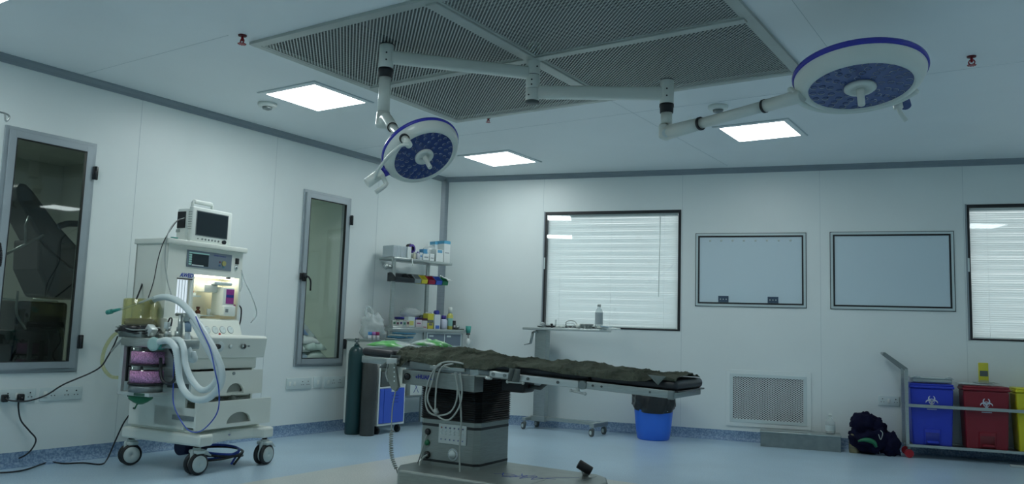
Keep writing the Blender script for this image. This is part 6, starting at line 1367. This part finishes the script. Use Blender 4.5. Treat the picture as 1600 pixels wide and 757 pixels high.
m = MB(); m.tube([(-0.11, -0.135, 0.135), (-0.04, -0.155, 0.155), (0.03, -0.155, 0.14), (0.06, -0.15, 0.09)], 0.02, 8, 6, lambda i, n: 0.010 + 0.014 * math.sin(PI * i / n)); m.build('green_lining', 'green', o)
m = MB(); m.tube([(0.08, -0.145, 0.22), (0.10, -0.15, 0.17), (0.12, -0.145, 0.23), (0.10, -0.14, 0.26)], 0.004, 6); m.build('cord', 'cable', o)

# ================================================================ BIN TROLLEY
bt = wthing('bin_trolley', 'long low steel trolley rack carrying the blue, red and yellow pedal bins', 'trolley', 5.38, 0.385)
LB = 1.50
MB().box((0, -0.015, 0.112), (0.030, 0.015, 0.885)).build('post', 'steel', bt); MB().box((0, 0.30, 0.112), (0.030, 0.33, 0.885)).build('post', 'steel', bt); MB().box((LB, -0.015, 0.112), (LB + 0.03, 0.015, 0.885)).build('post', 'steel', bt); MB().box((LB, 0.30, 0.112), (LB + 0.03, 0.33, 0.885)).build('post', 'steel', bt)
for y in (0, 0.315):
    m = MB(); m.prism([(0.028, y - 0.012, 0.862), (0.028, y - 0.012, 0.895), (-0.175, y - 0.012, 1.045), (-0.19, y - 0.012, 1.025), (0.0, y - 0.012, 0.87)], (0, 0.024, 0)); m.build('slanted_handle', 'steeldark', bt)
MB().cyl((-0.18, -0.01, 1.033), (-0.18, 0.325, 1.033), 0.014, seg=12).build('push_bar', 'steeldark', bt)
for y in (0, 0.315): MB().box((0.03, y - 0.012, 0.508), (LB, y + 0.012, 0.538)).build('upper_rail', 'steel', bt); MB().box((0.0, y - 0.015, 0.112), (LB + 0.03, y + 0.015, 0.138)).build('lower_rail', 'steel', bt)
MB().box((0.03, 0.015, 0.118), (LB, 0.30, 0.126)).build('shelf', 'steeldark', bt)
for x in (0.03, LB):
    for y in (0.02, 0.28):
        m = MB(); m.cyl((x, y - 0.018, 0.042), (x, y + 0.018, 0.042), 0.042, seg=20); c_ = m.build('caster', 'red', bt); MB().rbox((x - 0.015, y - 0.017, 0.085), (x + 0.015, y + 0.017, 0.114), 0.005).build('fork', 'steeldark', c_)
def biohazard(name, parent, cx, y, cz, R, mm):
    m = MB()
    def arc(ox, oz, r0, r1, a0, a1, n=18):
        vs = []
        for k in range(n + 1):
            t = a0 + (a1 - a0) * k / n; w = math.sin(PI * k / n) ** 0.6 * (r1 - r0) / 2 + 0.0012; rm = (r0 + r1) / 2
            for rr in (rm - w, rm + w): vs += [(ox + rr * math.cos(t), y, oz + rr * math.sin(t))]
        m._add(vs, [(2 * k, 2 * k + 2, 2 * k + 3, 2 * k + 1) for k in range(n)])
    for k in range(3):
        a = PI / 2 + k * 2 * PI / 3; arc(cx + R * 0.52 * math.cos(a), cz + R * 0.52 * math.sin(a), R * 0.34, R * 0.56, a + 0.5, a + 2 * PI - 0.5, 24)
    arc(cx, cz, R * 0.36, R * 0.46, 0, 2 * PI, 30)
    return m.build(name, mm, parent)
def pedal_bin(s0, s1, mm, label, lab, zl=0.745):
    o = wthing('pedal_bin', label, 'bin', (s0 + s1) / 2, 0.355, 0.1265, 'pedal bins on the bin trolley'); w = (s1 - s0) / 2; dp = 0.27; h = zl - 0.1265 - 0.045
    def ring(k, z): return [(-w * k, 0.012 * (1 - z / h) , z), (w * k, 0.012 * (1 - z / h), z), (w * k, dp * (0.94 + 0.06 * z / h), z), (-w * k, dp * (0.94 + 0.06 * z / h), z)]
    m = MB(); rs = ring(0.86, 0) + ring(0.96, h); m._add(rs, [(0, 1, 2, 3), (4, 7, 6, 5), (0, 4, 5, 1), (1, 5, 6, 2), (2, 6, 7, 3), (3, 7, 4, 0)]); m.build('body', mm, o, bevel=0.014)
    MB().rbox((-w, -0.012, h), (w, dp + 0.01, h + 0.028), 0.01, 3).build('rim', mm, o); MB().rbox((-w * 0.97, -0.008, h + 0.026), (w * 0.97, dp, h + 0.048), 0.010, 3).build('lid', mm, o)
    pr = MB().rbox((-w * 0.36, -0.004, 0.012), (w * 0.36, 0.03, 0.17), 0.01, 3).build('pedal_housing', mm, o)
    MB().rbox((-w * 0.30, -0.0065, 0.02), (w * 0.30, -0.003, 0.135), 0.002, 1).build('shaded_pedal_recess', cm({'binblue': (0.014, 0.03, 0.30), 'binred': (0.12, 0.006, 0.012), 'binyellow': (0.35, 0.32, 0.015)}[mm]), pr)  # darkened bin colours stand in for shade inside the recess
    MB().rbox((-w * 0.26, -0.035, 0.03), (w * 0.26, -0.004, 0.055), 0.006, 2).build('pedal', mm, pr)
    biohazard('hazard_symbol', o, 0.0, 0.0012, h * 0.775, 0.060, 'whiteink')
    MB().box((-0.045, 0.0012, h * 0.775 - 0.082), (0.045, 0.004, h * 0.775 - 0.075)).build('caption_bar', 'whiteink', o)
    return o
pb1 = pedal_bin(5.420, 5.835, 'binblue', 'deep blue pedal bin with white biohazard symbol on the bin trolley', '')
pedal_bin(5.905, 6.325, 'binred', 'dark red pedal bin with white biohazard symbol between the blue and yellow bins', '')
pedal_bin(6.365, 6.785, 'binyellow', 'yellow pedal bin cut off by the right edge of the picture', '')
o = wthing('steel_tray', 'shallow steel instrument tray resting on the blue pedal bin lid', 'tray', 5.63, 0.34, 0.757)
m = MB(); m.lathe([(0.17, 0.002), (0.19, 0.05), (0.203, 0.056), (0.205, 0.05), (0.195, 0.045), (0.172, 0.0)], (0, 0.12, 0), 4, sx=1.0, sy=0.62, cap=False)
for v in m.bm.verts: pass
m = MB(); m.rbox((-0.17, 0.0, 0.0), (0.19, 0.22, 0.042), 0.012, 3); m.build('tray_body', 'steel', o)
m = MB(); m.rbox((-0.185, -0.012, 0.040), (0.205, 0.232, 0.050), 0.004, 2); m.build('tray_rim', 'steellight', o); m = MB(); m.tube([(-0.17, -0.01, 0.05), (-0.14, -0.03, 0.062), (-0.10, -0.01, 0.055)], 0.006, 6); m.build('tray_handle', 'steellight', o); m = MB(); m.tube([(0.12, -0.01, 0.05), (0.15, -0.03, 0.062), (0.19, -0.01, 0.052)], 0.006, 6); m.build('tray_handle', 'steellight', o)
o = wthing('paper_sheets', 'loose white and grey papers on the red pedal bin lid', 'papers', 6.08, 0.33, 0.757)
m = MB(); m.grid(lambda s, t: (-0.20 + 0.32 * s, 0.02 + 0.2 * t, 0.006 + 0.012 * abs(noise.noise(Vector((s * 4, t * 4, 2))))), 12, 8); m.build('sheet', 'plate', o, solid=0.002); m = MB(); m.grid(lambda s, t: (-0.05 + 0.22 * s, 0.05 + 0.15 * t, 0.018 + 0.014 * abs(noise.noise(Vector((s * 4, t * 4, 7))))), 10, 8); m.build('grey_sheet', 'cable', o, solid=0.002)
q = hit(1537, 598, ndir, ndir.dot(Cn) - 0.22); s_ = (q - Cn).dot(bdir)
o = wthing('yellow_box', 'upright narrow yellow packet standing on the red pedal bin', 'packet', s_, 0.22, 0.772)
MB().rbox((-0.043, -0.02, 0.0), (0.043, 0.02, 0.205), 0.006, 2).build('packet', cm((0.55, 0.52, 0.03)), o); MB().box((-0.036, -0.0212, 0.07), (0.036, -0.020, 0.125)).build('dark_print', 'wheel', o); MB().box((-0.043, -0.0208, 0.0), (0.043, -0.0198, 0.03)).build('base_band', cm((0.35, 0.35, 0.2)), o)
tag(MB(Matrix.Translation(hit(1586, 731, (0, 0, 1), 0.0)) @ Matrix.Rotation(BACK, 4, 'Z')).rbox((-0.04, -0.03, 0), (0.12, 0.03, 0.022), 0.004).build('plastic_strip', 'floorstrip'), 'pale plastic strip on the floor at the bottom right, in front of the bin trolley', 'strip')

# ================================================================ BEHIND THE LEFT WINDOWS
def sx_(px, py, x): return hit(px, py, (1, 0, 0), x)
X7 = -7.7
ch = thing('treatment_chair', 'dark reclined padded treatment chair seen through the left window', 'chair', (X7, 3.9, 0), 0)
def cp_(px, py, dx=0): return sx_(px, py, X7 + dx) - ch.location
m = MB(); m.prism([cp_(*q) for q in ((26, 292), (31, 286), (42, 288), (52, 298), (90, 350), (128, 392), (131, 420), (112, 420), (84, 395), (62, 372), (40, 330), (28, 310))], (-0.4, 0, 0)); m.build('backrest', 'padding', ch, bevel=0.03)
m = MB(); m.prism([cp_(*q) for q in ((62, 372), (84, 395), (112, 420), (131, 420), (150, 440), (140, 470), (80, 465), (60, 420))], (-0.5, 0, 0)); m.build('seat', 'padding', ch, bevel=0.03)
m = MB(); m.tube([cp_(92, 354, 0.03), cp_(105, 350, 0.03), cp_(122, 350, 0.03)], 0.03, 8); m.build('armrest', 'padding', ch)
m = MB(); m.tube([cp_(46, 338, 0.05), cp_(40, 352, 0.05), cp_(40, 385, 0.05)], 0.012, 8, 0); m.tube([cp_(10, 397, 0.05), cp_(68, 368, 0.05)], 0.012, 8, 0); m.build('support_rod', 'steeldark', ch)
m = MB(); m.box((-0.4, -0.1, 0), (-0.1, 0.5, 0.5)); m.build('pedestal', 'wheel', ch, bevel=0.02)
eq = thing('equipment_cart', 'dark equipment cart with steel rods low behind the left window', 'cart', (-7.35, 3.4, 0), 0)
def ep_(px, py, dx=0): return sx_(px, py, -7.35 + dx) - eq.location
a, b = ep_(28, 470), ep_(100, 560); MB().rbox((-0.4, a.y, 0.10), (0, b.y, a.z), 0.03, 3).build('cabinet', 'blackgloss', eq); MB().rbox((-0.35, a.y - 0.35, 0.10), (0.05, a.y - 0.02, a.z - 0.25), 0.03, 3).build('case', 'padding', eq)
m = MB(); m.tube([ep_(-5, 466, .1), ep_(28, 470, .1)], 0.008, 8, 0); m.build('rod', 'steellight', eq); m = MB(); m.tube([ep_(52, 468, .05), ep_(90, 472, .05)], 0.01, 8, 0); m.build('rod', 'steellight', eq); m = MB(); m.tube([ep_(28, 455, .1), ep_(26, 490, .1), ep_(40, 515, .1)], 0.010, 8); m.build('pipe', 'steeldark', eq)
MB().rbox((-0.3, ep_(-20, 560).y, 0.55), (0.12, ep_(42, 562).y, 0.66), 0.02).build('pale_tray', 'cork', eq)
MB().box((-0.38, a.y + 0.02, 0.0), (-0.02, b.y - 0.02, 0.10)).build('plinth', 'wheel', eq); MB().box((-0.3, a.y - 0.33, 0.0), (0.0, a.y - 0.05, 0.10)).build('plinth', 'wheel', eq)
hp_specs = [(5.95, 6.20, 0.755, 0.10, 'blue-tinted flat pack at the lower left of the hatch pile', (0.45, 0.58, 0.70)), (6.15, 6.45, 0.755, 0.11, 'grey-green flat pack at the lower right of the hatch pile', (0.62, 0.72, 0.66)), (5.94, 6.20, 0.84, 0.09, 'white wrapped pack at the left of the hatch pile', (0.8, 0.85, 0.82)), (6.12, 6.42, 0.86, 0.11, 'pale green wrapped pack in the middle of the hatch pile', (0.66, 0.8, 0.72)), (6.02, 6.34, 0.93, 0.09, 'white pack on top of the hatch pile with dark marks', (0.82, 0.86, 0.83))]
for k, (y0, y1, z0, hh, lb, cc) in enumerate(hp_specs):
    m = MB(); X_0 = -6.94 + 0.02 * (k % 2)
    for sg in (1, -0.12):
        m.grid(lambda s, t: (X_0 + 0.24 * t, y0 + (y1 - y0) * s + 0.01 * noise.noise(Vector((t * 6, k, 1))), z0 + 0.008 + sg * hh * (max(0, math.sin(PI * s)) ** 0.4) * (max(0, math.sin(PI * t)) ** 0.4) * (1 + 0.4 * noise.noise(Vector((s * 5, t * 5, k * 3.0))))), 18, 12)
    o = tag(m.build('sterile_pack', cm(cc, 0.35)), 'pile behind the narrow window: ' + lb if False else lb, 'pack', 'wrapped packs piled behind the narrow window')
o = thing('clear_sleeve', 'peaked clear plastic sleeve on top of the packs behind the narrow window', 'sleeve', (-6.78, 6.16, 1.005), 0)
m = MB(); m._add([(0, -0.15, 0.0), (0, 0.20, -0.02), (-0.03, 0.0, 0.17), (-0.16, -0.10, 0.0), (-0.16, 0.15, 0.0)], [(0, 1, 2), (0, 2, 3), (1, 4, 2), (3, 2, 4)]); m.build('film', 'bagplastic', o, solid=0.002)
m = MB(); m._add([(0.002, -0.06, 0.03), (0.002, 0.07, 0.02), (-0.02, 0.0, 0.10)], [(0, 1, 2)]); m.build('blue_insert', cm((0.15, 0.25, 0.42)), o, solid=0.002)
